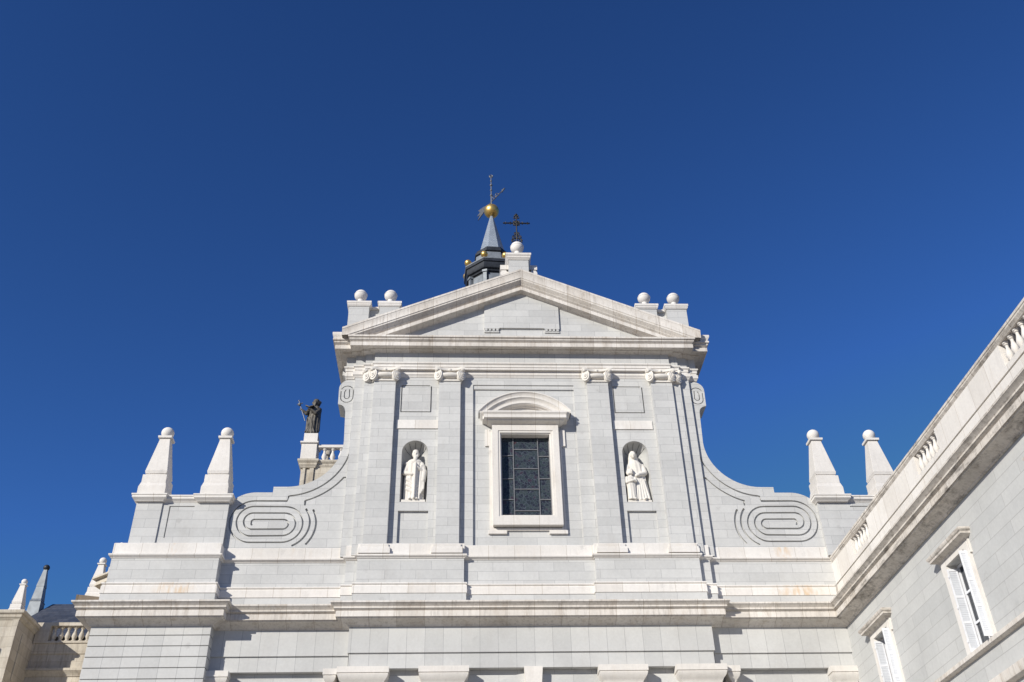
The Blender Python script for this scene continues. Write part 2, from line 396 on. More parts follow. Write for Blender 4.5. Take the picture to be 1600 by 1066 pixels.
# frieze and architrave bands
b = F(); b.box(-7.43, 7.43, 39.55, 41.5, 14.70, 15.90); b.box(-7.37, 7.37, 39.62, 41.5, 14.09, 14.70)
part('lower_frieze', b, 'granite_slab')
for a, c in ((-12.95, -7.43), (7.43, 13.24)):
    b = F(); b.box(a, c, 39.91, 41.5, 14.70, 15.88); b.box(a, c, 39.98, 41.5, 14.09, 14.70)
    part('lower_side_frieze', b, 'granite_slab')
# rusticated corner pier
b = F(); b.box(-17.60, -12.955, 39.40, 43, 0, 15.85)
z = 15.80; first = True
while z > 0.5:
    h = 0.43
    zt = z; zb = z - h + 0.04
    b.box(-17.64, -12.91, 39.34, 43.05, zb, zt if not first else 15.84)
    z -= h; first = False
part('rusticated_pier', b, 'granite_slab')
# main cornice
MC = [(0, 15.76), (0.06, 15.76), (0.08, 15.80), (0.18, 15.86), (0.32, 15.92), (0.46, 15.96), (0.48, 16.02), (0.53, 16.00), (0.53, 16.225), (0.50, 16.235),
      (0.50, 16.26), (0.585, 16.30), (0.585, 16.315), (0.615, 16.32), (0.615, 16.375), (0.595, 16.38), (0.61, 16.40), (0.735, 16.51), (0.745, 16.515), (0.745, 16.58), (0.0, 16.66)]
b = F()
b.sweep([(-17.64, 43), (-17.64, 39.35), (-12.91, 39.35), (-12.91, 39.91), (-7.43, 39.91), (-7.43, 39.55), (7.43, 39.55), (7.43, 39.91), (13.23, 39.91)],
        MC, post=(13.23, 30))
part('main_cornice', b, 'lime_cornice')
b = F(); b.box(-17.6, 13.2, 39.93, 41.4, 16.0, 16.69); b.box(-17.60, -12.95, 39.37, 42.9, 16, 16.69); b.box(-7.40, 7.40, 39.57, 40, 16, 16.685); part('cornice_core', b, 'lime_plain')

# ---- blocking course, plinth, dado
def plan(half_steps):                                            # mirrored central path from [(u, y)...] given for the right half
    return [(-u, y) for u, y in half_steps[::-1]] + half_steps
right = [(2.80, 39.70), (2.80, 39.50), (7.30, 39.50), (7.30, 39.72), (7.80, 39.72), (7.80, 39.95), (13.23, 39.95)]
PL = [(-17.47, 43), (-17.47, 39.38), (-13.05, 39.38), (-13.05, 39.95)] + [(-u, y) for u, y in right[::-1]][1:] + right
def band(name, prof, mat, cut=True, path=PL): 
    b = F(); b.sweep(path, prof, post=(13.23, 30)); return part(name, b, mat)
band('blocking_course', [(-0.6, 16.6), (0.10, 16.6), (0.10, 17.115), (-0.6, 17.115)], 'granite_big')
band('plinth_moulding', [(-0.5, 17.118), (0.13, 17.118), (0.13, 17.42), (0.11, 17.45), (0.09, 17.49), (0.12, 17.50), (0.145, 17.535), (0.13, 17.575), (0.05, 17.60), (-0.5, 17.60)], 'lime')
band('dado', [(-0.5, 17.603), (0, 17.603), (0, 18.687), (-0.5, 18.687)], 'granite')
band('string_course', [(-0.5, 18.69), (0.03, 18.69), (0.05, 18.73), (0.11, 18.76), (0.13, 18.79), (0.13, 18.845), (0.02, 18.875), (-0.5, 18.875)], 'lime')
band('base_course', [(-0.5, 18.878), (0.02, 18.878), (0.02, 19.34), (-0.0, 19.365), (-0.5, 19.365)], 'lime')

# ---- upper wall sheets
WB = 18.9
def niche_outline(cu):
    return [(cu + 0.60, 21.46)] + arc(cu, 23.98, 0.60, 0, 180, 20) + [(cu - 0.60, 21.46)]
NU = 5.07
holes = [rect(-2.42, 2.42, 19.38, 27.66)]
for s in (-1, 1):
    holes.append(niche_outline(s * NU))
    cu = s * NU
    holes.append(rect(cu - 0.64, cu + 0.68, 19.5, 21.03))
    holes.append(groove([(cu + 0.66, 27.56), (cu + 0.66, 26.13), (cu - 0.74, 26.13), (cu - 0.74, 27.59), (cu + 0.60, 27.59)], 0.055))
b = F(); b.plate(rect(-7.15, 7.15, WB, 28.40), holes, 39.75, 39.868); part('upper_wall', b, 'granite')
b = F(); b.plate(rect(-7.16, 7.16, WB, 28.40), [rect(-1.20, 1.20, 20.75, 25.02)] + [niche_outline(s * NU) for s in (-1, 1)], 39.87, 40.3); part('window_bay_wall', b, 'granite')
b = F(); b.plate(rect(-7.9, 7.9, WB, 28.40), [rect(-1.25, 1.25, 20.7, 25.08)] + [[(cu - .8, 21.3), (cu + .8, 21.3), (cu + .8, 24.8), (cu - .8, 24.8)] for cu in (-NU, NU)], 40.32, 41.0); part('inner_wall', b, 'granite')
for s in (-1, 1):
    b = F(); b.box(s * 6.9, s * 7.60, 39.64, 40.3, WB, 28.40); part('inner_strip', b, 'granite')
    b = F(); b.box(s * 7.602, s * 8.08, 39.80, 40.3, WB, 28.40); part('outer_strip', b, 'granite')
# niches
for s in (-1, 1):
    cu = s * NU; b = F(); n = 24; zt = 23.98; r = 0.60; vs = []; fs = []
    y0 = 39.755
    for j, z in enumerate((21.46, 22.3, 23.1, zt)):
        for i in range(n + 1):
            a = pi * i / n; vs.append((cu - r * cos(a), y0 + 0.12 + 0.62 * sin(a), z))
    rows = 4
    for j in range(1, 9):
        t = pi / 2 * j / 8
        for i in range(n + 1):
            a = pi * i / n; seg = 1.0 - (0.035 if i % 4 == 0 and 0 < i < n else 0)
            # scallop of shell segments fanning up from the spring
            vs.append((cu - r * cos(a) * cos(t), y0 + 0.12 + 0.62 * sin(a) * cos(t) * seg, zt + r * sin(t))); 
        rows += 1
    for j in range(rows - 1):
        for i in range(n):
            q = j * (n + 1) + i; fs.append((q, q + 1, q + n + 2, q + n + 1))
    b.add(vs, fs)
    b.box(cu - 0.6, cu + 0.6, 39.76, 40.5, 21.30, 21.462)
    nobj = part('niche', b, 'niche')
    # thin joints of the niche vault
    jb = F()
    for a in (35, 62, 90, 118, 145):
        p = [(cu + 0.0 + 0.595 * sin(radians(t)) * cos(radians(a)), y0 + 0.115 + 0.615 * cos(radians(t)), 23.98 + 0.595 * sin(radians(t)) * sin(radians(a))) for t in range(4, 91, 8)]
        for i in range(len(p) - 1): jb.tube(p[i], p[i + 1], 0.009, n=5)
    obj('vault_joint', jb, 'dark', nobj)
    # sill block and limestone band above
    b = F(); b.box(cu - 0.92, cu + 1.02 if s < 0 else cu + 0.95, 39.70, 39.8, 25.20, 25.66); 
    part('niche_band', b, 'lime')
# pilasters
for u, w_ in ((-6.62, .515), (-3.53, .51), (3.55, .51), (6.66, .515)):
    b = F(); b.box(u - w_, u + w_, 39.50, 39.9, 19.30, 27.72); p = part('pilaster', b, 'granite')
    bb = F(); out = 1 if u > 0 else -1
    bb.sweep([(u - w_, 39.8), (u - w_, 39.50), (u + w_, 39.50), (u + w_, 39.8)],
             [(-0.2, 18.88), (0.16, 18.88), (0.16, 19.08), (0.135, 19.09), (0.135, 19.17), (0.10, 19.19), (0.07, 19.21), (0.085, 19.24), (0.085, 19.32), (0.02, 19.345), (-0.2, 19.345)])
    obj('pilaster_base', bb, 'lime', p)
    def capital(cu, yf, half, parent, lone=False):
        b = F(); zt = 28.375
        # abacus with hollow sides
        pts = [(cu - half, yf - 0.22), (cu - half * .8, yf - 0.25)] + [(cu + half * t, yf - 0.25 + 0.15 * (1 - (t / .8) ** 2)) for t in (-.6, -.4, -.2, 0, .2, .4, .6)] + [(cu + half * .8, yf - 0.25), (cu + half, yf - 0.22), (cu + half, yf + .25), (cu - half, yf + .25)]
        vs = [(x, y, zt - .13) for x, y in pts] + [(x, y, zt - .005) for x, y in pts]; n = len(pts)
        b.add(vs, [tuple(range(n)), tuple(range(2 * n - 1, n - 1, -1))] + [(i, (i + 1) % n, (i + 1) % n + n, i + n) for i in range(n)])
        core = half * .72
        b.box(cu - core, cu + core, yf - 0.01, yf + .25, 27.70, 28.26)
        b.box(cu - core - .03, cu + core + .03, yf - 0.055, yf + .25, 27.69, 27.765)
        # hanging roll between the scrolls
        b.ball((cu, yf - 0.04, 27.99), 1.0, 24, 10, (core * 1.02, .19, .15))
        b.ball((cu, yf - 0.10, 28.28), .07, 10, 8, (1.2, .8, 1))
        for sx in (-1, 1):
            c = Vector((cu + sx * (half - .17), yf - 0.09, 28.0)); d = Vector((sx * .62, -1, 0)).normalized(); e = Vector((-d.y * 1, d.x, 0)); up = Vector((0, 0, 1))
            for (r, t0, t1, sq) in ((.235, -.14, .05, 1.3), (.16, .05, .085, 1.3), (.09, .085, .115, 1.2), (.045, .115, .145, 1.0)):
                vs = []
                for t in (t0, t1):
                    for k in range(20):
                        a = 2 * pi * k / 20; vs.append(tuple(c + d * t + e * (r * .92 * cos(a)) + up * (r * sq * sin(a))))
                b.add(vs, [tuple(range(19, -1, -1)), tuple(range(20, 40))] + [(k, (k + 1) % 20, (k + 1) % 20 + 20, k + 20) for k in range(20)])
            # horn joining scroll to abacus
            b.ball((c.x + sx * .06, c.y - .05, 28.25), 0.10, 10, 8, (1.2, 1.1, 1.0))
        return obj('capital', b, 'marble', parent, sharp=40)
    capital(u, 39.50, .72, p)
    if abs(u) > 5:                                                # half capital turned onto the strip beside it
        capital(u + out * .62, 39.64, .42, p)
# string moulding over the wall between the capitals
up_r = [(7.17, 39.75), (7.17, 39.64), (7.62, 39.64), (7.62, 39.80), (8.10, 39.80), (8.10, 39.95), (8.50, 39.95), (8.50, 41.5)]
UPATH = [(-u, y) for u, y in up_r[::-1]] + up_r
b = F(); b.sweep(UPATH, [(-.3, 28.06), (0.02, 28.06), (0.04, 28.12), (0.08, 28.17), (0.10, 28.19), (0.10, 28.37), (-.3, 28.37)]); part('wall_head_moulding', b, 'lime')
b = F(); b.plate(rect(-2.42, 2.42, 27.44, 27.66), [], 39.80, 39.869); part('bay_head', b, 'granite')

# ---- upper entablature
en_r = [(7.17, 39.50), (7.17, 39.66), (7.62, 39.66), (7.62, 39.80), (8.10, 39.80), (8.10, 39.93), (8.56, 39.93), (8.56, 43)]
EN = [(-u, y) for u, y in en_r[::-1]] + en_r
b = F(); b.sweep(EN, [(-.5, 28.38), (0.0, 28.38), (0.0, 28.50), (0.03, 28.505), (0.03, 28.62), (0.045, 28.64), (0.09, 28.68), (0.09, 28.745), (-.5, 28.75)]); part('upper_architrave', b, 'lime')
b = F(); b.sweep(EN, [(-.5, 28.752), (0.0, 28.752), (0.0, 29.36), (-.5, 29.36)]); part('upper_frieze', b, 'granite_slab')
b = F(); b.box(-8.0, 8.0, 39.97, 43, 28.4, 30.0); part('entablature_core', b, 'granite_big')
b = F(); b.sweep(EN, [(-.4, 29.33), (0.04, 29.33), (0.06, 29.36), (0.14, 29.38), (0.22, 29.40), (0.22, 29.47), (-.4, 29.47)]); 
CO = [(8.0, 39.50), (8.0, 39.86), (8.56, 39.86), (8.56, 43)]
CO = [(-7.82, 39.50), (7.82, 39.50)]
FCO = [(-8.56, 43), (-8.56, 39.80), (-7.80, 39.80), (-7.80, 39.50), (7.80, 39.50), (7.80, 39.80), (8.56, 39.80), (8.56, 43)]
b.sweep(FCO, [(-.4, 29.46), (0.14, 29.46), (0.30, 29.42), (0.46, 29.41), (0.50, 29.39), (0.54, 29.39), (0.54, 29.60), (0.44, 29.61), (0.45, 29.62), (0.595, 29.735), (0.60, 29.785), (0.585, 29.79), (0.645, 29.84), (0.66, 29.845), (0.66, 29.935), (-.4, 29.94)])
part('horizontal_cornice', b, 'lime_cornice')
for s in (-1, 1):                                                 # the end pieces carry the crowning moulding too
    b = F(); pth = [(8.0, 39.80), (8.56, 39.80), (8.56, 43)]
    prof = [(-.3, 29.942), (0.61, 29.942), (0.62, 30.02), (0.66, 30.08), (0.70, 30.17), (0.70, 30.27), (-.3, 30.29)]
    if s > 0: b.sweep(pth, prof)
    else: b.sweep([(-u, y) for u, y in pth[::-1]], prof)
    part('corner_crown', b, 'lime')
# pediment
SL = 3.79 / 8.76
ped = F(); zt0 = 33.35
b = F(); b.plate([(-8.4, 29.9), (8.4, 29.9), (0, 29.9 + 8.4 * SL + 0.05)], [], 39.50, 40.2); tym = part('tympanum', b, 'granite')
e = 1.87; topz = lambda u: 33.35 - abs(u) * SL
b = F()
b.plate([(-e, 30.78), (-1.12, 30.78), (-1.12, 30.83), (1.12, 30.83), (1.12, 30.78), (e, 30.78), (e, topz(e)), (0, topz(0)), (-e, topz(e))], [], 39.40, 39.6)
for s in (-1, 1):
    for k in range(4): b.box(s * (1.16 + .185 * k), s * (1.16 + .185 * k + .12), 39.41, 39.6, 30.66, 30.778)
    b.box(s * 1.13, s * 1.87, 39.44, 39.6, 30.58, 30.658)
obj('raised_panel', b, 'granite', tym)
b = F()
RK = [(-.2, -1.12), (0.04, -1.12), (0.06, -1.09), (0.16, -1.06), (0.36, -1.04), (0.38, -1.055), (0.42, -1.055), (0.42, -0.865), (0.26, -0.86), (0.27, -0.845), (0.43, -0.725), (0.435, -0.705), (0.60, -0.58), (0.605, -0.52),
      (0.64, -0.49), (0.64, -0.43), (0.62, -0.42), (0.625, -0.30), (0.645, -0.20), (0.675, -0.11), (0.69, -.10), (0.69, 0), (-.6, 0.02)]
b.sweepxz([(-8.78, 34.16 - 8.78 * SL), (0, 34.16), (8.78, 34.16 - 8.78 * SL)], RK, 39.50, vert_ends=True)
rk = part('raking_cornice', b, 'lime_cornice')
bm = bmesh.new(); bm.from_mesh(rk.data)
bmesh.ops.bisect_plane(bm, geom=bm.verts[:] + bm.edges[:] + bm.faces[:], plane_co=(0, 0, 29.937), plane_no=(0, 0, -1), clear_outer=True)
bm.to_mesh(rk.data); bm.free()
# gabled roof and body behind
b = F(); b.plate([(-8.5, 28.5), (8.5, 28.5), (8.5, 30.3), (0, 34.1 - .05), (-8.5, 30.3)], [], 40.22, 60); part('nave_roof', b, 'slate')
b = F(); b.box(-8.0, 8.0, 41.05, 60, 0, 28.45); part('nave_body', b, 'granite')

# ---- central window
win = thing_parent = None
b = F()
def frame_plate(bb, o, i_, y0, y1): bb.plate(rect(*o), [rect(*i_)], y0, y1)
fr = F()
frame_plate(fr, (-1.68, 1.68, 20.10, 25.10), (-1.5, 1.5, 20.2, 25.05), 39.78, 39.872)
for s in (-1, 1):
    fr.box(s * 1.66, s * 1.86, 39.79, 39.872, 24.33, 25.2)
    fr.box(s * 0.93, s * 1.74, 39.76, 39.872, 19.94, 20.10)
frame_plate(fr, (-1.54, 1.54, 20.26, 25.30), (-1.17, 1.17, 20.72, 24.92), 39.58, 39.871)
frame_plate(fr, (-1.54, 1.54, 20.26, 25.30), (-1.27, 1.27, 20.66, 25.02), 39.545, 39.579)
frame_plate(fr, (-1.17, 1.17, 20.70, 24.94), (-1.12, 1.12, 20.76, 24.87), 39.64, 40.2)
win = part('window', fr, 'lime')
b = F(); b.box(-1.15, 1.15, 40.00, 40.05, 20.7, 25.0); obj('stained_glass', b, 'glass', win)
b = F()
zb, zt = 20.76, 24.88
for x in (-0.87, 0.87): pass
vx1, vx2 = -0.56, 0.58
for x in (vx1, vx2): b.box(x - .022, x + .022, 39.955, 40.01, zb, zt)
def zy(y): return zt - (y - 345) / (880 - 345) * (zt - zb)
for y in (428, 558, 693, 832): b.box(vx1 + .022, vx2 - .022, 39.96, 40.01, zy(y) - .02, zy(y) + .02)
for y in (470, 625, 760): b.box(-1.12, vx1 - .022, 39.96, 40.01, zy(y) - .02, zy(y) + .02)
for y in (475, 625, 760): b.box(vx2 + .022, 1.12, 39.96, 40.01, zy(y) - .02, zy(y) + .02)
for x in (-1.12, 1.08): b.box(x, x + .04, 39.95, 40.01, zb, zt)
obj('glazing_bars', b, 'frame_metal', win)
# segmental hood
b = F()
HP = [(-1.50, 39.86), (-1.50, 39.62), (1.50, 39.62), (1.50, 39.86)]
HB = [(-.2, 25.31), (0.02, 25.31), (0.05, 25.34), (0.12, 25.38), (0.22, 25.42), (0.28, 25.45), (0.30, 25.50), (0.42, 25.52), (0.42, 25.67), (0.40, 25.68), (0.43, 25.73), (0.47, 25.78), (0.47, 25.86), (-.2, 25.87)]
b.sweep(HP, HB)
b.sweep([(-1.62, 39.86), (-1.62, 39.72), (1.62, 39.72), (1.62, 39.86)], [(-.2, 25.50), (0.36, 25.52), (0.36, 25.67), (0.44, 25.76), (0.48, 25.80), (0.50, 25.86), (-.2, 25.865)])
obj('hood_shelf', b, 'lime', win)
b = F()
hw, rise = 2.17, 1.05; Ra = (hw * hw + rise * rise) / (2 * rise); zc = 25.99 + rise - Ra; am = math.degrees(math.asin(hw / Ra))
path = [(Ra * sin(radians(t)), zc + Ra * cos(radians(t))) for t in [-am + 2 * am * i / 40 for i in range(41)]]
HRP = [(-.1, -0.66), (0.10, -0.66), (0.12, -0.62), (0.24, -0.60), (0.28, -0.56), (0.30, -0.55), (0.30, -0.44), (0.28, -0.43), (0.30, -0.37), (0.36, -0.31), (0.40, -0.28), (0.40, -0.22), (0.38, -0.21), (0.41, -0.12), (0.46, -0.06), (0.48, -0.05), (0.48, 0.0), (-.1, 0.02)]
b.sweepxz(path, HRP, 39.80, vert_ends=True)
hd = obj('hood_arch', b, 'lime', win)
bm = bmesh.new(); bm.from_mesh(hd.data)
bmesh.ops.bisect_plane(bm, geom=bm.verts[:] + bm.edges[:] + bm.faces[:], plane_co=(0, 0, 25.868), plane_no=(0, 0, -1), clear_outer=True)
bm.to_mesh(hd.data); bm.free()
b = F(); b.plate([(x * .86, 25.86 + (z - 25.86) * .7 if z > 25.86 else 25.86) for x, z in path] , [], 39.80, 39.871); obj('hood_panel', b, 'marble', win)

# ---- scrolled side walls
def volute(s):
    zc0 = 20.48
    out = [(7.95, WB), (13.12, WB), (13.12, 21.49)]
    a0 = math.degrees(math.asin((21.49 - 20.60) / 1.42)); 
    out += arc(12.02, 20.60, 1.42, a0, 90, 10)[1:]
    out += [(11.30, 22.02), (11.30, 22.30)]
    out += arc(10.72, 24.65, 2.35, 270, 180, 26)
    out += [(8.42, 26.0)]
    out += arc(8.80, 26.28, .37, 180, 90, 8)
    out += [(8.82, 27.45)] + arc(8.32, 27.53, .50, 0, 90, 10)[1:] + [(7.95, 28.03)]
    g_ = 0.074
    # the long spiral
    sp = [(12.00, 20.44), (12.045, 20.47), (12.06, 20.53)] + arc(11.95, 20.60, .11, 0, 90, 4)[1:]
    sp += arc(10.68, 20.48, .225, 90, 270, 12)
    sp += arc(12.02, 20.48 + .155 - .0, .375, -90, 90, 14, .385)
    sp += arc(10.68, 20.48, .535, 90, 270, 16)
    sp += arc(12.02, 20.48 + .155, .685, -90, 90, 18, .70)
    sp += arc(10.68, 20.48, .845, 90, 270, 20)
    sp += arc(12.02, 20.48 + .14, .98, -90, 90, 22, .985)
    sp += [(10.62, 21.60)]
    sp += [(10.58, 21.83)] 
    sp += arc(10.78, 24.62, 2.78, 268, 190, 22)[1:]
    hs_ = [groove(sp, g_)]
    hs_.append(groove([(9.83, 21.38), (9.83, 21.62)] + arc(10.78, 24.62, 3.15, 252, 216, 14)[0:] + [(8.13, 22.77)], g_))
    hs_.append(groove(arc(10.68, 20.52, 1.15, 142, 246, 16), g_ * 1.2))
    hs_.append(groove(arc(10.68, 20.48, 1.42, 150, 222, 12), g_ * 1.2))
    # small scroll at the top
    c = (8.42, 27.22)
    ring = arc(c[0], c[1] + .17, .29, 20, 180, 12) + arc(c[0], c[1] - .17, .29, 180, 360, 14) + [(c[0] + .29, c[1] + .17)]
    hs_.append(groove(ring, .045))
    hs_.append(groove([(c[0] - .10, c[1] + .27)] + arc(c[0], c[1] - .13, .12, 180, 360, 10) + [(c[0] + .12, c[1] + .12), (c[0] + .06, c[1] + .25)], .045))
    b = B(); b.plate(out, hs_, 39.95, 40.045)
    b.v = [(s * x + X0, y, z) for x, y, z in b.v]
    o = part('scrolled_wall', b, 'granite')
    b = B(); b.plate(out, [], 40.045, 41.1); b.v = [(s * x + X0, y, z) for x, y, z in b.v]; obj('wall_backing', b, 'niche', o)
volute(-1); volute(1)

# ---- corner piers with caps
for s in (-1, 1):
    b = F()
    def bx(u0, u1, y0, y1, z0, z1): b.box(*( (u0, u1) if s > 0 else (-u1, -u0)), y0, y1, z0, z1)
    hs_ = [groove([(15.60, 19.75), (15.60, 21.22), (14.55, 21.22)], .05)]
    pl = rect(13.08, 17.0, WB, 21.45)
    if s < 0: pl = mir(pl); hs_ = [mir(h) for h in hs_]
    b.plate(pl, hs_, 39.72, 39.80)
    bx(13.10, 16.98, 39.80, 42.4, WB, 21.45)
    bx(15.93, 17.04, 39.655, 42.5, WB, 21.45)
    o = part('corner_pier', b, 'granite')
    b = F()
    pth = [(13.08, 42.5), (13.08, 39.60), (14.42, 39.60), (14.42, 39.74), (15.92, 39.74), (15.92, 39.56), (17.06, 39.56), (17.06, 42.5)]
    if s < 0: pth = [(-u, y) for u, y in pth[::-1]]
    b.sweep(pth, [(-.3, 21.40), (0.03, 21.40), (0.05, 21.44), (0.12, 21.49), (0.16, 21.53), (0.16, 21.62), (0.19, 21.64), (0.19, 21.70), (-.5, 21.74)])
    b.box(*((13.3, 16.9) if s > 0 else (-16.9, -13.3)), 40.0, 42.3, 21.45, 21.735)
    obj('pier_cap', b, 'lime', o)

# ---- parapet piers behind the pediment ends
for s in (-1, 1):
    b = F()
    b.box(s * 8.87, s * 7.82, 41.0, 42.2, 29, 33.36); b.box(s * 7.28, s * 6.25, 41.0, 42.2, 29, 33.36); b.box(s * 7.82, s * 5.2, 41.35, 42.2, 29, 33.36)
    o = part('parapet', b, 'granite_big')
    b = F()
    for (a, c) in ((7.82, 8.87), (6.25, 7.28)):
        p = [(a, 42.3), (a, 41.0), (c, 41.0), (c, 42.3)]
        if s < 0: p = [(-u, y) for u, y in p[::-1]]
        b.sweep(p, [(-.4, 33.32), (0.03, 33.32), (0.08, 33.40), (0.08, 33.46), (0.11, 33.50), (0.11, 33.62), (-.4, 33.65)])
        b.box(*((a + .02, c - .02) if s > 0 else (-c + .02, -a - .02)), 41.1, 42.2, 33.3, 33.645)
    b.box(s * 7.75, s * 5.1, 41.26, 42.25, 33.361, 33.50)
    obj('parapet_coping', b, 'lime', o)

# ---- acroterion pedestal with side scrolls
b = F()
b.box(-.55, .50, 39.9, 41.2, 33.6, 35.72)
o = part('apex_pedestal', b, 'granite_big')
b = F(); b.sweep([(-.55, 41.2), (-.55, 39.9), (.50, 39.9), (.50, 41.2)], [(-.45, 35.68), (0.03, 35.68), (0.08, 35.78), (0.10, 35.80), (0.10, 35.88), (0.15, 35.95), (0.15, 36.07), (-.45, 36.09)])
b.box(-.5, .45, 40, 41.1, 35.7, 36.085)
for s in (-1, 1):
    b.box(s * .50, s * .98, 40.25, 41.0, 35.32, 35.62); b.box(s * .5, s * .92, 40.3, 41, 35.2, 35.33)
    for (cx, cz, r) in ((.78, 35.02, .20), (.70, 34.72, .14)):
        vs = []
        for y in (40.2, 41.0):
            for k in range(18): vs.append((s * cx + r * cos(2 * pi * k / 18), y, cz + r * sin(2 * pi * k / 18)))
        b.add(vs, [tuple(range(17, -1, -1)), tuple(range(18, 36))] + [(k, (k + 1) % 18, (k + 1) % 18 + 18, k + 18) for k in range(18)])
    b.box(s * .45, s * .66, 40.3, 41, 33.9, 35.3)
obj('scroll_bracket', b, 'lime', o)

# ---- capitals of the lower order
def lower_cap(u0, u1, yf, step=None):
    b = F(); pr = [(-.3, 13.30), (-0.02, 13.30), (0.0, 13.44), (0.06, 13.56), (0.15, 13.66), (0.19, 13.76), (0.20, 13.80), (0.18, 13.82), (0.18, 13.84), (0.22, 13.85), (0.22, 14.084), (-.3, 14.084)]
    h = .22
    pth = [(u0 + h, yf + .8), (u0 + h, yf + h), (u1 - h, yf + h), (u1 - h, yf + .8)]
    b.sweep(pth, pr)
    o = part('lower_capital', b, 'lime_plain')
    b = F(); b.box(u0 + h + .0, u1 - h, yf + h, yf + .9, 0, 13.31); part('lower_pilaster', b, 'granite_big')
lower_cap(-7.77, -5.73, 39.30); lower_cap(-4.57, -2.57, 39.30); lower_cap(2.60, 4.58, 39.30); lower_cap(5.73, 7.77, 39.30)
lower_cap(-8.34, -7.79, 39.55); lower_cap(7.79, 8.36, 39.55)
lower_cap(-13.2, -12.06, 39.70); lower_cap(12.13, 13.40, 39.70)
b = F(); b.plate([(-.26, 12.8), (.26, 12.8), (.37, 14.084), (-.37, 14.084)], [], 39.45, 39.96); part('keystone', b, 'lime_plain')
b = F(); b.plate([(-2.3, 12.3), (2.3, 12.3), (2.3, 13.3)] + arc(0, 11.0, 2.95, 50, 130, 16) + [(-2.3, 13.3)], [], 39.86, 39.96); part('arch_surround', b, 'granite_big')

# ================================================================ finials on the church
balls_grp = 'stone ball finials on the parapet piers at the pediment'
def ball_finial(u, y, zbase, r, label, group=None, hh=.68):
    b = F(); zc = zbase + hh
    b.ngon(u, y, [(r * .62, zbase), (r * .62, zbase + .05), (r * .5, zbase + .09), (r * .45, zbase + hh - r * .85)], n=20)
    o = thing('stone_ball_finial', label, 'finial', (X0 + u, y, zbase), group)
    obj('neck', b, 'ball', o)
    b = F()
    prof = []
    for j in range(0, 25):
        t = -pi / 2 + pi * j / 24; rr = r * cos(t); zz = zc + r * sin(t)
        prof.append((max(rr, 0.001) if not (12 <= j <= 13) else rr * (1.0), zz))
    b.ngon(u, y, prof, n=28, cap=False)
    b.ngon(u, y, [(r * .99, zc + .03), (r * 1.035, zc + .035), (r * 1.035, zc + .06), (r * .99, zc + .065)], n=28, cap=False)
    obj('ball', b, 'ball', o)
    return o
ball_finial(-8.35, 41.38, 33.64, .335, 'stone ball on the outer left parapet pier, leftmost of four on the roofline', balls_grp)
ball_finial(-6.77, 41.38, 33.64, .335, 'stone ball on the inner left parapet pier above the left pediment slope', balls_grp)
ball_finial(6.77, 41.38, 33.64, .335, 'stone ball on the inner right parapet pier above the right pediment slope', balls_grp)
ball_finial(8.35, 41.38, 33.64, .335, 'stone ball on the outer right parapet pier, rightmost of four on the roofline', balls_grp)
ball_finial(-.04, 40.45, 36.08, .36, 'white stone ball at the peak of the pediment under the black cross', hh=.92)

def obelisk(cx, cy, z0, sc_, label, group, mat='lime_plain', ox=X0):
    t = thing('obelisk_finial', label, 'obelisk', (ox + cx, cy, z0), group)
    k = sc_
    b = B(ox=ox)
    b.frustum(cx, cy, .60 * k, .60 * k, z0, .60 * k, .60 * k, z0 + .40 * k)
    b.frustum(cx, cy, .59 * k, .59 * k, z0 + .40 * k, .54 * k, .54 * k, z0 + .60 * k)
    b.frustum(cx, cy, .53 * k, .53 * k, z0 + .60 * k, .53 * k, .53 * k, z0 + 1.0 * k)
    obj('plinth', b, mat, t, bevel=.008)
    b = B(ox=ox)
    b.frustum(cx, cy, .43 * k, .43 * k, z0 + 1.0 * k, .43 * k, .43 * k, z0 + 1.08 * k)
    b.frustum(cx, cy, .46 * k, .46 * k, z0 + 1.08 * k, .49 * k, .49 * k, z0 + 1.22 * k)
    b.frustum(cx, cy, .48 * k, .48 * k, z0 + 1.22 * k, .22 * k, .22 * k, z0 + 3.02 * k)
    obj('shaft', b, mat, t, bevel=.008)
    b = B(ox=ox)
    b.frustum(cx, cy, .30 * k, .30 * k, z0 + 3.02 * k, .31 * k, .31 * k, z0 + 3.12 * k)
    b.ngon(cx, cy, [(.19 * k, z0 + 3.12 * k), (.19 * k, z0 + 3.2 * k)], n=16)
    b.ball((cx, cy, z0 + 3.40 * k), .29 * k, 24, 14)
    obj('ball_tip', b, 'ball', t)
    return t
og = 'ball-tipped stone obelisks on the corner piers'
obelisk(-16.50, 40.15, 21.74, 1.0, 'tall pale ball-tipped obelisk at the outer end of the left corner pier', og)
obelisk(-13.78, 40.15, 21.74, 1.0, 'tall pale ball-tipped obelisk on the left, next to the left curved wall', og)
obelisk(13.78, 40.15, 21.74, 1.0, 'tall pale ball-tipped obelisk just right of the right curved wall', og)
obelisk(16.50, 40.15, 21.74, 1.0, 'tall pale obelisk at far right, its foot hidden behind the side wing', og)

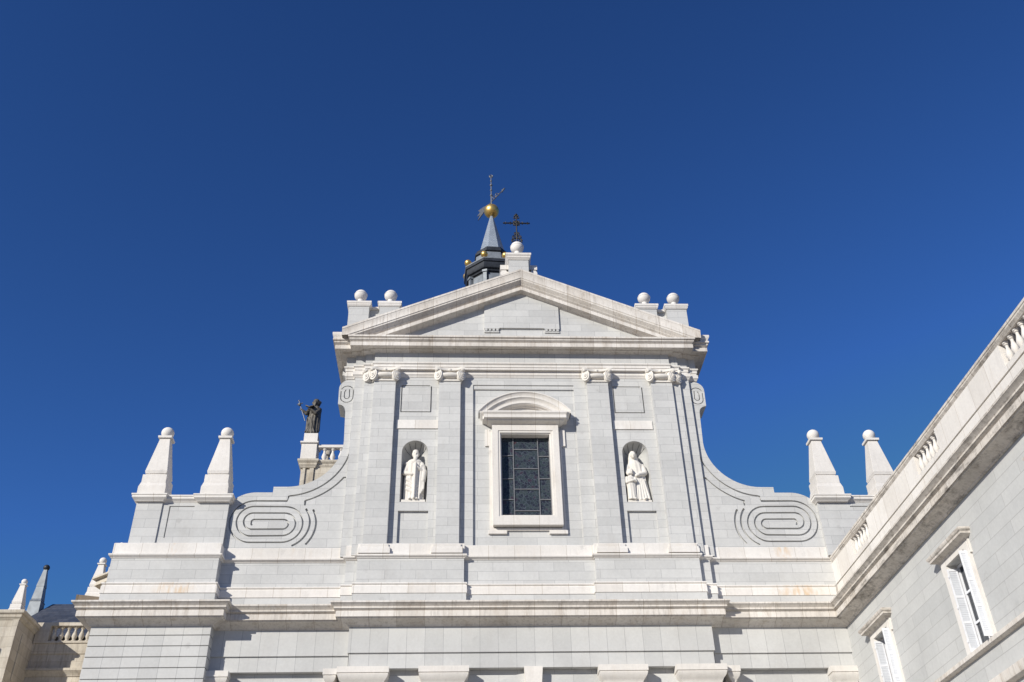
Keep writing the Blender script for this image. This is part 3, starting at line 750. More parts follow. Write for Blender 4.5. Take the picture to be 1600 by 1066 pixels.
# wrought iron cross
t = thing('iron_cross', 'ornate black wrought iron cross standing on the white stone ball', 'cross', (X0 - .03, 40.45, 37.34))
DZ = 0.44
b = F(); cx, cy = -.03, 40.45
b.tube((cx, cy, (36.88+DZ)), (cx, cy, (38.98+DZ)), .045, .035, 8); b.ball((cx, cy, (37.0+DZ)), .07)
obj('upright', b, 'iron', t)
b = F(); b.tube((cx - .68, cy, (38.38+DZ)), (cx + .68, cy, (38.38+DZ)), .042, n=8)
for s in (-1, 1):
    b.ball((cx + s * .70, cy, (38.38+DZ)), .05, 10, 8)
    for dz in (-1, 1):
        b.tube((cx + s * .56, cy, (38.38+DZ)), (cx + s * .62, cy, (38.38+DZ) + dz * .09), .032, .02, 6)
        b.tube((cx + s * .40, cy, (38.38+DZ)), (cx + s * .30, cy, (38.38+DZ) + dz * .10), .034, .02, 6)
obj('crossbar', b, 'iron', t)
b = F()
def ring(bb, c, r, th, n=18, a0=0, a1=360):
    p = [(c[0] + r * cos(radians(a0 + (a1 - a0) * i / n)), c[1], c[2] + r * sin(radians(a0 + (a1 - a0) * i / n))) for i in range(n + 1)]
    for i in range(n): bb.tube(p[i], p[i + 1], th, n=6)
ring(b, (cx, cy, (38.38+DZ)), .17, .038)
for a in (45, 135, 225, 315): b.tube((cx + .04 * cos(radians(a)), cy, (38.38+DZ) + .04 * sin(radians(a))), (cx + .26 * cos(radians(a)), cy, (38.38+DZ) + .26 * sin(radians(a))), .04, .02, 6)
for s in (-1, 1):
    ring(b, (cx + s * .09, cy, (38.78+DZ)), .06, .028, 10); ring(b, (cx + s * .13, cy, (37.35+DZ)), .11, .034, 12); ring(b, (cx + s * .20, cy, (37.12+DZ)), .09, .03, 12)
    ring(b, (cx + s * .07, cy, (37.62+DZ)), .07, .028, 10)
    b.tube((cx + s * .28, cy, (36.96+DZ)), (cx + s * .03, cy, (37.7+DZ)), .03, n=6)
b.ball((cx, cy, 39.44), .08, 10, 8)
for s in (-1, 1): b.ball((cx + s * .08, cy, (38.93+DZ)), .055, 8, 6)
b.tube((cx, cy, 37.45), (cx, cy, 39.42), .03, n=6)
for s in (-1, 1): b.tube((cx, cy, 37.8), (cx + s * .2, cy, 37.62), .03, n=6)
obj('scrollwork', b, 'iron', t)

# ================================================================ lantern tower behind
T = thing('lantern_tower', 'dark octagonal tower with grey spire and gold ball behind the pediment', 'tower', (X0 - .69, 60, 44))
def Tt(): return B(ox=X0 - .69, oy=60)
ro = radians(4 + 22.5)
b = Tt(); b.ngon(0, 0, [(2.05, 28), (2.05, 50.5)], 8, ro)
obj('drum', b, 'lead', T)
b = Tt()
for k in range(8):
    a = ro + 2 * pi * k / 8; 
    b.frustum(2.10 * cos(a), 2.10 * sin(a), .16, .16, 45.5, .16, .16, 50.42, rot=a)
    b.frustum(2.12 * cos(a), 2.12 * sin(a), .22, .22, 50.25, .22, .22, 50.44, rot=a)
obj('corner_post', b, 'zinc', T)
for k in range(8):
    a = ro + 2 * pi * (k + .5) / 8; rr = 2.05 * cos(pi / 8) + .03
    M3 = Matrix.Rotation(a + pi / 2, 3, 'Z')
    b = Tt(); q = B()
    q.plate(rect(-.52, .52, 49.55, 50.25), [], -.03, .03)
    q.plate([(-.58, 45.8), (-.42, 45.8)] + arc(0, 48.80, .42, 180, 0, 14) + [(.42, 45.8), (.58, 45.8), (.58, 49.42), (-.58, 49.42)], [], -.05, .03)
    vs = []
    for v in q.v:
        p = M3 @ Vector(v); vs.append((p.x + rr * cos(a), p.y + rr * sin(a), v[2]))
    b.add(vs, q.f); obj('side_panel', b, 'zinc', T)
b = Tt(); b.ngon(0, 0, [(2.1, 50.42), (2.2, 50.45), (2.25, 50.55), (2.42, 50.62), (2.50, 50.75), (2.52, 51.10), (2.62, 51.15), (2.62, 51.42), (2.5, 51.46)], 8, ro)
obj('eaves', b, 'lead', T)
b = Tt(); b.ngon(0, 0, [(2.64, 51.38), (2.66, 51.46), (1.95, 51.62), (1.80, 51.75), (1.62, 52.35), (1.60, 52.75), (1.45, 52.9), (1.2, 53.1)], 8, ro)
obj('attic', b, 'zinc', T)
b = Tt(); b.ngon(0, 0, [(1.50, 52.5), (1.66, 52.58), (1.68, 52.75), (1.55, 52.82), (1.55, 53.0), (1.3, 53.12)], 8, ro); obj('attic_cap', b, 'lead', T)
b = Tt(); b.ngon(0, 0, [(1.16, 53.05), (1.08, 53.3), (0.16, 57.35), (.12, 57.55)], 8, ro); obj('spire', b, 'spire', T)
b = Tt(); b.ball((0, 0, 58.10), .62, 32, 18); obj('gold_ball', b, 'gold', T)
for k in range(8):
    a = ro + 2 * pi * k / 8; b = Tt(); b.ngon(2.14 * cos(a), 2.14 * sin(a), [(.10, 51.15), (.08, 51.42)], 10); b.ball((2.14 * cos(a), 2.14 * sin(a), 51.65), .28, 18, 12); obj('small_gold_ball', b, 'gold', T)
for ch in T.children:
    if ch.name.split('.')[0] in ('drum', 'corner_post', 'side_panel', 'eaves', 'attic', 'attic_cap'):
        ch.data.transform(Matrix.Translation((0, 0, .12 if ch.name.startswith('attic_cap') else -.22)) @ Matrix.Diagonal((.89, .89, 1, 1)))
b = Tt(); b.tube((0, 0, 58.6), (0, 0, 62.0), .055, .03, 8)
for z_, r_ in ((59.9, .12), (60.5, .10), (61.1, .12), (61.6, .09)): b.ball((0, 0, z_), r_, 10, 8)
ring(b, (0, 0, 62.15), .14, .045, 12); b.tube((-.14, 0, 62.1), (.14, 0, 62.1), .04, n=6)
b2 = Tt()
vd = Vector((1.73, -2.7, 0)).normalized(); z_ = 59.15
def vp_(t, dz=0): return tuple(vd * t + Vector((0, 0, z_ + dz)))
b2.tube(vp_(-1.2), vp_(1.75), .038, n=8)
vs = [vp_(1.55, -.16), vp_(2.0, 0), vp_(1.55, .16)]; sd_ = Vector((vd.y, -vd.x, 0)) * .03
def slab(bb, poly):
    n = len(poly); vs = [tuple(Vector(p) + sd_) for p in poly] + [tuple(Vector(p) - sd_) for p in poly]
    bb.add(vs, [tuple(range(n)), tuple(range(2 * n - 1, n - 1, -1))] + [(i, (i + 1) % n, (i + 1) % n + n, i + n) for i in range(n)])
slab(b2, vs)
slab(b2, [vp_(-.5, .06), vp_(-.5, -.06), vp_(-1.2, -.34), vp_(-2.0, -.55), vp_(-1.65, -.18), vp_(-2.1, -.02), vp_(-1.65, .14), vp_(-1.95, .5), vp_(-1.2, .34)])
for t_ in (.45, .85): ring(b2, (vd.x * t_, vd.y * t_, z_ + .17), .14, .03, 10)
obj('mast', b, 'silver', T); obj('weather_vane', b2, 'silver', T)

# ================================================================ statues
def lathe_robe(b, cx, cy, rings, n=72, folds=11, amp=.05, seed=1, twist=.4):
    rnd = random.Random(seed); ph = [rnd.uniform(0, 6.28) for _ in range(6)]
    vs = []; fs = []; zlo = rings[0][0]; zhi = rings[-1][0]
    # interpolate
    zs = []; m_ = 40
    for i in range(m_ + 1):
        z = zlo + (zhi - zlo) * i / m_
        for k in range(len(rings) - 1):
            if rings[k][0] <= z <= rings[k + 1][0] + 1e-9:
                t = (z - rings[k][0]) / (rings[k + 1][0] - rings[k][0]); t = t * t * (3 - 2 * t)
                zs.append((z, *[rings[k][j] * (1 - t) + rings[k + 1][j] * t for j in range(1, 6)])); break
    for (z, ox, oy, rx, ry, fa) in zs:
        tt = (z - zlo) / (zhi - zlo)
        for k in range(n):
            a = 2 * pi * k / n
            f = 1 + fa * amp * (sin(folds * a + ph[0] + twist * 4 * tt) + .6 * sin((folds - 4) * a + ph[1] - twist * 6 * tt) + .5 * abs(sin((folds * .5) * a + ph[2])))
            vs.append((cx + ox + rx * f * cos(a), cy + oy + ry * f * sin(a), z))
    for j in range(len(zs) - 1):
        for k in range(n):
            k2 = (k + 1) % n; fs.append((j * n + k, j * n + k2, (j + 1) * n + k2, (j + 1) * n + k))
    fs.append(tuple(reversed(range(n)))); fs.append(tuple((len(zs) - 1) * n + k for k in range(n)))
    b.add(vs, fs)
def head(b, c, r, yaw=0.0, beard=False, hair=True, pitch=0.0):
    Rm = Matrix.Rotation(yaw, 3, 'Z') @ Matrix.Rotation(pitch, 3, 'X')
    P_ = lambda x, y, z: tuple(Vector(c) + Rm @ (Vector((x, y, z)) * r))
    b.ball(c, r, 24, 16, (.78, .88, 1.08), Rm)
    b.ball(P_(0, -.35, -.55), r * .52, 16, 10, (.9, .9, .95), Rm)
    b.ball(P_(0, -.93, -.12), r * .13, 8, 8, (.8, 1.2, 2.1), Rm)                       # nose
    for s in (-1, 1):
        b.ball(P_(s * .30, -.80, .24), r * .17, 10, 6, (1.6, .8, .45), Rm)             # brow
        b.ball(P_(s * .28, -.78, .04), r * .11, 10, 6, (1.2, .6, .7), Rm)              # eye
        b.ball(P_(s * .36, -.62, -.22), r * .22, 10, 8, (1, .8, 1), Rm)                # cheek
        b.ball(P_(s * .78, .02, -.02), r * .18, 8, 8, (.5, .9, 1.4), Rm)               # ear
    b.ball(P_(0, -.84, -.42), r * .16, 10, 6, (1.5, .5, .45), Rm)                      # mouth
    if beard:
        for k in range(7):
            x = -.45 + .15 * k; b.cap_tube(P_(x, -.62, -.55), P_(x * .55, -.85, -1.7 - .4 * (1 - abs(x) * 2)), r * .24, r * .12, 8)
    if hair:
        b.ball(P_(0, .14, .16), r * 1.0, 20, 12, (.90, .92, 1.02), Rm)
def hand(b, c, d, up, r):
    c = Vector(c); d = Vector(d).normalized(); up = Vector(up); up = (up - d * up.dot(d)).normalized(); sd2 = d.cross(up)
    b.ball(tuple(c + d * r), r, 12, 8, (.9, .9, .9))
    for k in range(4):
        off = sd2 * (k - 1.5) * r * .48; ln = (1.15, 1.4, 1.3, 1.0)[k]
        p0 = c + d * r * 1.3 + off; p1 = p0 + d * r * ln * .6 - up * r * .2; p2 = p1 + d * r * ln * .35 - up * r * .55
        b.cap_tube(tuple(p0), tuple(p1), r * .24, r * .22, 7); b.cap_tube(tuple(p1), tuple(p2), r * .22, r * .18, 7)
    p0 = c + sd2 * r * -.7 + d * r * .5; b.cap_tube(tuple(p0), tuple(p0 + d * r * .8 - sd2 * r * .45 - up * r * .2), r * .27, r * .2, 7)
def figure(name, b, mat, parent, voxel, smooth=2):
    o = obj(name, b, mat, parent)
    md = o.modifiers.new('r', 'REMESH'); md.mode = 'VOXEL'; md.voxel_size = voxel; md.use_smooth_shade = True
    if smooth:
        m2 = o.modifiers.new('s', 'SMOOTH'); m2.factor = .5; m2.iterations = smooth
    dg = bpy.context.evaluated_depsgraph_get(); me = bpy.data.meshes.new_from_object(o.evaluated_get(dg))
    o.modifiers.clear(); o.data = me
    for p in me.polygons: p.use_smooth = True
    if not me.materials: me.materials.append(M[mat])
    return o

# left niche: bearded man with cap, staff and cloak
S = thing('statue', 'white statue of a bearded robed man with staff in the left niche', 'statue', (X0 - NU, 40.08, 21.462), 'white statues in the facade niches')
cx, cy, z0 = X0 - NU, 40.10, 21.60
b = B(); b.box(cx - .53, cx + .53, 39.80, 40.52, 21.464, 21.60); obj('base', b, 'marble', S, bevel=.01)
b = B()
b_r = [(z0, 0.0, 0, .40, .28, 1.3), (z0 + .5, 0.0, 0, .40, .27, 1.2), (z0 + 1.1, 0.01, 0, .42, .26, .9), (z0 + 1.5, 0.0, 0, .37, .24, .7), (z0 + 1.9, 0.01, 0, .39, .22, .5), (z0 + 2.08, .01, 0, .24, .17, .2), (z0 + 2.16, .02, 0, .10, .10, 0)]
lathe_robe(b, cx, cy, b_r, folds=13, amp=.085, seed=3)
# cloak falling from the left shoulder and gathered over the forearm
b.cap_tube((cx + .32, cy - .05, z0 + 1.86), (cx + .42, cy - .12, z0 + 1.45), .13, .14, 12)
b.cap_tube((cx + .44, cy - .12, z0 + 1.45), (cx + .40, cy - .16, z0 + 1.0), .14, .12, 12)
for k in range(4): b.cap_tube((cx + .30 + .05 * k, cy - .20 + .03 * k, z0 + 1.75), (cx + .26 + .055 * k, cy - .24, z0 + .25 + .1 * k), .045, .05, 8)
b.cap_tube((cx - .30, cy, z0 + 1.88), (cx - .42, cy - .08, z0 + 1.45), .12, .125, 12)                     # right arm
b.cap_tube((cx - .44, cy - .08, z0 + 1.42), (cx - .08, cy - .30, z0 + 1.28), .115, .075, 12)
b.cap_tube((cx + .42, cy - .12, z0 + 1.45), (cx + .12, cy - .30, z0 + 1.62), .10, .07, 12)
hand(b, (cx - .10, cy - .31, z0 + 1.27), (1, -.15, .1), (0, -1, 0), .07); hand(b, (cx + .14, cy - .31, z0 + 1.60), (-1, -.1, .15), (0, -1, 0), .07)
b.cap_tube((cx + .02, cy - .40, z0 + .05), (cx + .05, cy - .38, z0 + 1.80), .045, .05, 10)
b.cap_tube((cx + .04, cy - .27, z0 + .10), (cx + .05, cy - .24, z0 + 1.75), .12, .11, 12)
for k in range(3): b.cap_tube((cx - .30, cy - .20, z0 + 1.05 - .24 * k), (cx + .10, cy - .27, z0 + .70 - .2 * k), .085, .085, 10)
b.ball((cx, cy - .02, z0 + 1.98), .30, 18, 12, (1.15, .75, .62)); b.ball((cx + .02, cy - .20, z0 + 2.10), .11, 12, 10, (.9, .7, 1.4))                     # staff
b.cap_tube((cx + .0, cy, z0 + 2.08), (cx + .02, cy - .03, z0 + 2.3), .10, .09, 12)
head(b, (cx + .02, cy - .05, z0 + 2.40), .185, yaw=.1, beard=True)
b.ngon(cx + .02, cy - .02, [(.135, z0 + 2.46), (.15, z0 + 2.50), (.135, z0 + 2.60), (.09, z0 + 2.64)], 20)
b.ball((cx - .34, cy - .02, z0 + 1.92), .13, 14, 10, (1.1, .9, .7))
for s in (-1, 1): b.ball((cx + s * .16, cy - .28, z0 + .03), .09, 12, 8, (.8, 1.6, .6))
figure('body', b, 'marble', S, .016, 3)

# right niche: veiled woman with child
S = thing('statue', 'white statue of a veiled woman with a child in the right niche', 'statue', (X0 + NU, 40.08, 21.462), 'white statues in the facade niches')
cx = X0 + NU
b = B(); b.box(cx - .54, cx + .54, 39.80, 40.52, 21.464, 21.58); obj('base', b, 'marble', S, bevel=.01)
b = B(); z0 = 21.58; cx = cx - .02
b_r = [(z0, 0.04, 0, .47, .28, 1.4), (z0 + .5, 0.06, 0, .43, .27, 1.3), (z0 + 1.1, 0.06, 0, .38, .25, .9), (z0 + 1.5, 0.05, 0, .36, .23, .6), (z0 + 1.85, 0.03, 0, .34, .22, .4), (z0 + 2.05, .0, 0, .24, .18, .2), (z0 + 2.15, -.02, 0, .12, .12, 0)]
lathe_robe(b, cx, cy, b_r, folds=12, amp=.09, seed=8)
for k in range(5): b.cap_tube((cx + .02 + .07 * k, cy - .22, z0 + 1.25 - .05 * k), (cx - .05 + .13 * k, cy - .26, z0 + .08), .04, .055, 8)
# veil
lathe_robe(b, cx - .04, cy + .05, [(z0 + 1.55, .02, 0, .36, .20, .5), (z0 + 1.9, 0, 0, .31, .19, .4), (z0 + 2.2, -.01, 0, .235, .20, .2), (z0 + 2.45, -.01, -.02, .19, .20, .1), (z0 + 2.62, -.01, -.02, .11, .13, 0)], folds=9, amp=.03, seed=5)
head(b, (cx - .05, cy - .17, z0 + 2.34), .165, yaw=-.1, hair=False, pitch=.1)
b.cap_tube((cx + .34, cy, z0 + 1.85), (cx + .40, cy - .14, z0 + 1.45), .12, .13, 12); b.cap_tube((cx + .40, cy - .14, z0 + 1.42), (cx + .06, cy - .34, z0 + 1.25), .12, .08, 12)
b.cap_tube((cx - .32, cy, z0 + 1.85), (cx - .38, cy - .10, z0 + 1.5), .11, .11, 12); b.cap_tube((cx - .38, cy - .1, z0 + 1.5), (cx - .40, cy - .32, z0 + 1.3), .10, .08, 12)
hand(b, (cx + .07, cy - .35, z0 + 1.24), (-1, -.1, -.1), (0, -1, 0), .065); hand(b, (cx - .38, cy - .30, z0 + 1.38), (.6, -.6, -.4), (0, 0, 1), .06)
# child
hx = cx - .30
lathe_robe(b, hx, cy - .26, [(z0 + .02, .0, 0, .20, .15, 1.2), (z0 + .5, 0, 0, .19, .14, 1), (z0 + .9, -.02, 0, .22, .15, .6), (z0 + 1.12, -.02, 0, .20, .13, .3), (z0 + 1.24, 0, 0, .08, .08, 0)], folds=9, amp=.05, seed=2)
head(b, (hx + .03, cy - .30, z0 + 1.42), .155, yaw=.25)
b.cap_tube((hx - .18, cy - .28, z0 + 1.12), (hx - .20, cy - .36, z0 + .85), .075, .07, 10); b.cap_tube((hx - .20, cy - .36, z0 + .85), (hx + .05, cy - .46, z0 + .90), .07, .05, 10)
b.cap_tube((hx + .18, cy - .28, z0 + 1.10), (hx + .22, cy - .38, z0 + .9), .07, .06, 10)
hand(b, (hx + .05, cy - .46, z0 + .90), (1, -.1, .2), (0, -1, 0), .045); hand(b, (hx + .22, cy - .38, z0 + .9), (-.3, -.6, .5), (0, -1, 0), .045)
for s, q in ((-1, .1), (1, .2)): b.ball((cx + s * .22 + .05, cy - .30, z0 + .03), .09, 12, 8, (.8, 1.6, .6))
figure('body', b, 'marble', S, .016, 3)

# bronze figure on the left roofline
S = thing('statue', 'dark bronze statue of a robed man with book and staff on a pedestal', 'statue', (-9.72, 55.3, 33.80))
cx, cy, z0 = -9.72, 55.3, 33.82
b = B()
lathe_robe(b, cx, cy, [(z0, .03, 0, .38, .38, 1.2), (z0 + .6, .0, 0, .39, .37, 1.1), (z0 + 1.1, .0, 0, .40, .36, .9), (z0 + 1.6, .05, 0, .40, .34, .6), (z0 + 2.05, .10, 0, .40, .30, .4), (z0 + 2.22, .10, 0, .22, .2, .2), (z0 + 2.32, .10, 0, .12, .12, 0)], folds=12, amp=.07, seed=4)
for k in range(5): b.cap_tube((cx + .35 - .12 * k, cy - .22 - .03 * k, z0 + 1.5 - .08 * k), (cx - .35 + .14 * k, cy - .36, z0 + .15), .05, .06, 8)
b.cap_tube((cx + .36, cy, z0 + 2.0), (cx + .40, cy - .08, z0 + .4), .12, .12, 12)
b.cap_tube((cx - .22, cy - .1, z0 + 2.0), (cx - .42, cy - .3, z0 + 1.55), .14, .13, 12); b.cap_tube((cx - .42, cy - .3, z0 + 1.55), (cx - .66, cy - .42, z0 + 1.72), .12, .08, 12)
b.cap_tube((cx + .36, cy - .12, z0 + 1.9), (cx + .2, cy - .42, z0 + 1.5), .14, .12, 12); b.cap_tube((cx + .2, cy - .42, z0 + 1.5), (cx - .12, cy - .55, z0 + 1.72), .12, .08, 12)
hand(b, (cx - .66, cy - .42, z0 + 1.72), (-.8, -.3, .5), (0, -1, 0), .08); hand(b, (cx - .12, cy - .56, z0 + 1.72), (-1, -.2, .2), (0, 0, 1), .08)
b.cap_tube((cx + .1, cy, z0 + 2.2), (cx + .1, cy - .05, z0 + 2.42), .11, .1, 12)
head(b, (cx + .08, cy - .08, z0 + 2.52), .195, yaw=-.5, beard=True)
b.ball((cx + .14, cy + .06, z0 + 2.50), .25, 18, 12, (.95, .9, 1.0))
figure('body', b, 'bronze', S, .024)
b = B(); b.ball((cx + .12, cy + .08, z0 + 2.60), .31, 24, 12, (1.0, .30, 1.0), Matrix.Rotation(-.5, 3, 'X')); b.ball((cx + .10, cy - .0, z0 + 2.68), .2, 20, 10, (1, 1, .75)); obj('hat', b, 'bronze', S)
b = B()
for s in (-1, 1):
    q = [(cx - .22, cy - .62, z0 + 1.86), (cx - .22 + s * .26, cy - .60 , z0 + 1.98), (cx - .22 + s * .26 + .02, cy - .26, z0 + 2.06), (cx - .20, cy - .28, z0 + 1.94)]
    vs = q + [(x, y, z + .06) for x, y, z in q]; b.add(vs, [(0, 1, 2, 3), (7, 6, 5, 4), (0, 1, 5, 4), (1, 2, 6, 5), (2, 3, 7, 6), (3, 0, 4, 7)])
obj('book', b, 'bronze', S)
b = B(); p0 = Vector((cx - .42, cy - .46, z0 + .9)); p1 = Vector((cx - .95, cy - .46, z0 + 2.42))
b.cap_tube(tuple(p0), tuple(p1), .028, .024, 8); b.tube((cx - 1.05, cy - .46, z0 + 2.12), (cx - .68, cy - .46, z0 + 2.25), .03, n=8); b.ball((cx - .88, cy - .5, z0 + 2.12), .10, 12, 8, (1, 1, 1.3)); b.ball(tuple(p1), .05, 8, 6)
obj('staff', b, 'silver', S)

# ================================================================ roof building under the bronze statue
Rf = thing('roof_terrace', 'pale stone terrace with balustrade behind the left curved wall, under the bronze statue', 'building', (-8, 56, 0))
b = B(); b.box(-10.0, 0, 54.6, 64, 20, 31.2); b.box(-9.88, -9.72, 54.5, 54.7, 20, 31.2); b.box(-9.45, -9.2, 54.5, 54.7, 20, 31.2); obj('wall', b, 'beige', Rf)
b = B(); b.sweep([(-10.0, 64), (-10.0, 54.5), (-9.15, 54.5), (-9.15, 54.65), (0, 54.65)], [(-.3, 31.15), (0.03, 31.15), (.06, 31.25), (.12, 31.32), (.12, 31.42), (.18, 31.5), (.22, 31.55), (.22, 31.68), (-.3, 31.7)])
obj('cornice', b, 'beige', Rf)
b = B(); b.box(-10.16, -9.20, 54.75, 55.85, 31.7, 33.04); b.box(-10.24, -9.12, 54.65, 55.95, 33.04, 33.14); b.box(-10.08, -9.22, 54.83, 55.75, 33.14, 33.81); obj('pedestal', b, 'lime_plain', Rf)
b = B(); b.box(-9.1, 0, 54.85, 55.25, 32.80, 32.98); b.box(-9.1, 0, 54.85, 55.25, 31.7, 31.88); ra = obj('balustrade', b, 'lime_plain', Rf)
def baluster(b, x, y, z0, z1, r, n=12):
    h = z1 - z0
    b.ngon(x, y, [(r * .9, z0), (r * .9, z0 + .08 * h), (r * .55, z0 + .14 * h), (r * .7, z0 + .2 * h), (r, z0 + .34 * h), (r * .85, z0 + .48 * h), (r * .42, z0 + .72 * h), (r * .42, z0 + .82 * h), (r * .7, z0 + .86 * h), (r * .6, z0 + .90 * h), (r * .85, z0 + .93 * h), (r * .85, z1)], n)
for k in range(5):
    b = B(); baluster(b, -8.72 + .52 * k, 55.05, 31.88, 32.80, .17); obj('baluster', b, 'lime_plain', ra)
b = B(); b.plate([(-9.1, 32.6), (-5.5, 32.6), (-7.5, 34.2)], [], 59, 63); obj('tiled_roof', b, 'tile', Rf)
b = B(); b.ngon(-8.9, 57.5, [(.12, 32), (.12, 33.6), (.25, 33.65), (.3, 33.9), (.22, 34.15), (.05, 34.25)], 12); obj('chimney_pot', b, 'beige', Rf)

# ================================================================ side wing on the right
WX_ = 16.10
W_ = thing('side_wing', 'long pale stone side wing on the right with shuttered windows', 'building', (WX_, 20, 0))
winY = [29.58, 36.62, 22.54, 15.5]
YN = 6.0
wh = []
for y in winY: wh.append(rect(y - .70, y + .70, 11.46, 14.36))
for y in winY: wh.append(rect(y - .70, y + .70, 6.6, 9.5))
b = B(); b.plate(rect(YN, 41.4, 0, 15.76), wh, WX_, WX_ + .9, axis='x'); obj('wall', b, 'granite_wing', W_)
b = B(); b.box(WX_ + 1.3, WX_ + 12, YN, 39.8, 0, 16.2); obj('inner_mass', b, 'wood_in', W_)
b = B(); b.sweep([(WX_, 39.91), (WX_, YN)], MC, pre=(8, 39.91)); b.box(WX_ + .01, WX_ + .9, YN, 39.9, 15.765, 16.69); obj('cornice', b, 'lime_wing', W_)
# parapet: base band, solid panels, open baluster bays, coping
PX = 16.14
b = B(); b.sweep([(PX, 40.4), (PX, YN)], [(-.4, 16.60), (0.02, 16.60), (0.02, 17.62), (-0.02, 17.63), (-.4, 17.66)]); obj('parapet_base', b, 'lime', W_)
bays = [(35.50, 37.45), (28.55, 30.45), (21.6, 23.6), (14.6, 16.6)]
segs = []; y = 40.4
for a, c in bays: segs.append((c, y)); y = a
segs.append((YN, y))
b = B()
for a, c in segs: b.box(PX - .045, PX + .42, a, c, 17.662, 18.60)
for a, c in bays: b.box(PX - .045, PX + .42, a, c, 17.662, 17.85)
obj('parapet_wall', b, 'lime', W_)
for a, c in bays:
    n = 6
    for k in range(n):
        b = B(); baluster(b, PX + .12, a + (c - a) * (k + .5) / n, 17.85, 18.60, .12); obj('baluster', b, 'lime_plain', W_)
b = B(); b.sweep([(PX - .0, 40.4), (PX - .0, YN)], [(-.55, 18.602), (0.02, 18.602), (0.06, 18.66), (0.09, 18.70), (0.09, 18.75), (0.115, 18.77), (0.115, 18.85), (-.55, 18.87)]); obj('parapet_coping', b, 'lime_wing', W_)
b = B(); b.sweep([(WX_, 39.9), (WX_, YN)], [(-.01, 11.27), (0.10, 11.27), (0.17, 11.31), (0.17, 11.44), (-.01, 11.46)]); obj('sill_band', b, 'lime_cornice', W_)
b = B(); b.sweep([(WX_, 39.9), (WX_, YN)], [(-.01, 10.02), (0.10, 10.02), (0.20, 10.08), (0.22, 10.14), (0.22, 10.36), (-.01, 10.42)]); obj('lower_band', b, 'lime_cornice', W_)
def wing_window(y, z0, z1, label=None):
    b = B()
    b.plate(rect(y - .99, y + .99, z0, z1 + .17), [rect(y - .69, y + .69, z0 - .0 + .001, z1)], WX_ - .08, WX_ + .02, axis='x') if False else None
    b.box(WX_ - .08, WX_ + .3, y + .69, y + .99, z0, z1); b.box(WX_ - .08, WX_ + .3, y - .99, y - .69, z0, z1); b.box(WX_ - .08, WX_ + .3, y - .99, y + .99, z1 + .002, z1 + .20)
    b.box(WX_ - .065, WX_ + .02, y + .99, y + 1.07, z1 - .25, z1 + .2); b.box(WX_ - .065, WX_ + .02, y - 1.07, y - .99, z1 - .25, z1 + .2)
    fr = obj('window', b, 'lime', W_)
    b = B(); b.sweep([(WX_, y + 1.02), (WX_ - .08, y + 1.02), (WX_ - .08, y - 1.02), (WX_, y - 1.02)],
                     [(-.07, z1 + .202), (0.02, z1 + .202), (0.05, z1 + .24), (0.14, z1 + .27), (0.22, z1 + .30), (0.24, z1 + .31), (0.24, z1 + .38), (0.27, z1 + .40), (0.30, z1 + .45), (0.30, z1 + .50), (-.07, z1 + .54)])
    obj('hood', b, 'lime_wing', fr)
    b = B(); b.box(WX_ + .33, WX_ + .36, y - .69, y + .69, z0 - .05, z1); obj('pane', b, 'pane', fr)
    b = B()
    for a, c in ((-.69, -.62), (.62, .69), (-.05, .05)): b.box(WX_ + .28, WX_ + .33, y + a, y + c, z0, z1)
    for zz in (z0, z0 + .9, z0 + 1.9, z1 - .08): b.box(WX_ + .285, WX_ + .33, y - .62, y + .62, zz, zz + .07)
    obj('casement', b, 'white_paint', fr)
    for (ys, xa, xb) in ((y + .66, WX_ - .10, WX_ + .24), (y - .84, WX_ - .33, WX_ - .085)):
        b = B(); t_ = .022; zt = z1 - .12; zb = z0 + .03; sw = .045
        b.box(xa, xa + sw, ys - t_, ys + t_, zb, zt); b.box(xb - sw, xb, ys - t_, ys + t_, zb, zt)
        hgt = (zt - zb - .4) / 3
        rails = [zb, zb + .13 + hgt, zb + .20 + 2 * hgt, zt - .10]
        b.box(xa + sw, xb - sw, ys - t_, ys + t_, zb, zb + .13)
        for q in (1, 2): b.box(xa + sw, xb - sw, ys - t_, ys + t_, rails[q], rails[q] + .08)
        b.box(xa + sw, xb - sw, ys - t_, ys + t_, zt - .08, zt)
        for hz in (zb + .3, zb + 1.4, zt - .3): b.box(xb - .01, xb + .05, ys - .035, ys + .0, hz, hz + .07) if ys < y else b.box(xa - .04, xa + .01, ys - .035, ys, hz, hz + .07)
        sh = obj('shutter', b, 'white_paint', fr)
        b = B(); b.box(xa + sw - .01, xb - sw + .01, ys - .004, ys + .004, zb + .1, zt - .05)
        z = zb + .14
        while z < zt - .1:
            b.add([(xa + sw - .01, ys - .013, z), (xb - sw + .01, ys - .013, z), (xb - sw + .01, ys + .0, z + .05), (xa + sw - .01, ys + .0, z + .05),
                   (xa + sw - .01, ys - .013, z + .008), (xb - sw + .01, ys - .013, z + .008), (xb - sw + .01, ys + .0, z + .058), (xa + sw - .01, ys + .0, z + .058)],
                  [(3, 2, 1, 0), (4, 5, 6, 7), (0, 1, 5, 4), (1, 2, 6, 5), (2, 3, 7, 6), (3, 0, 4, 7)])
            z += .06
        o_ = obj('louvre', b, 'louvre', fr)
for y in winY: wing_window(y, 11.46, 14.36)
for y in winY: wing_window(y, 6.6, 9.3)

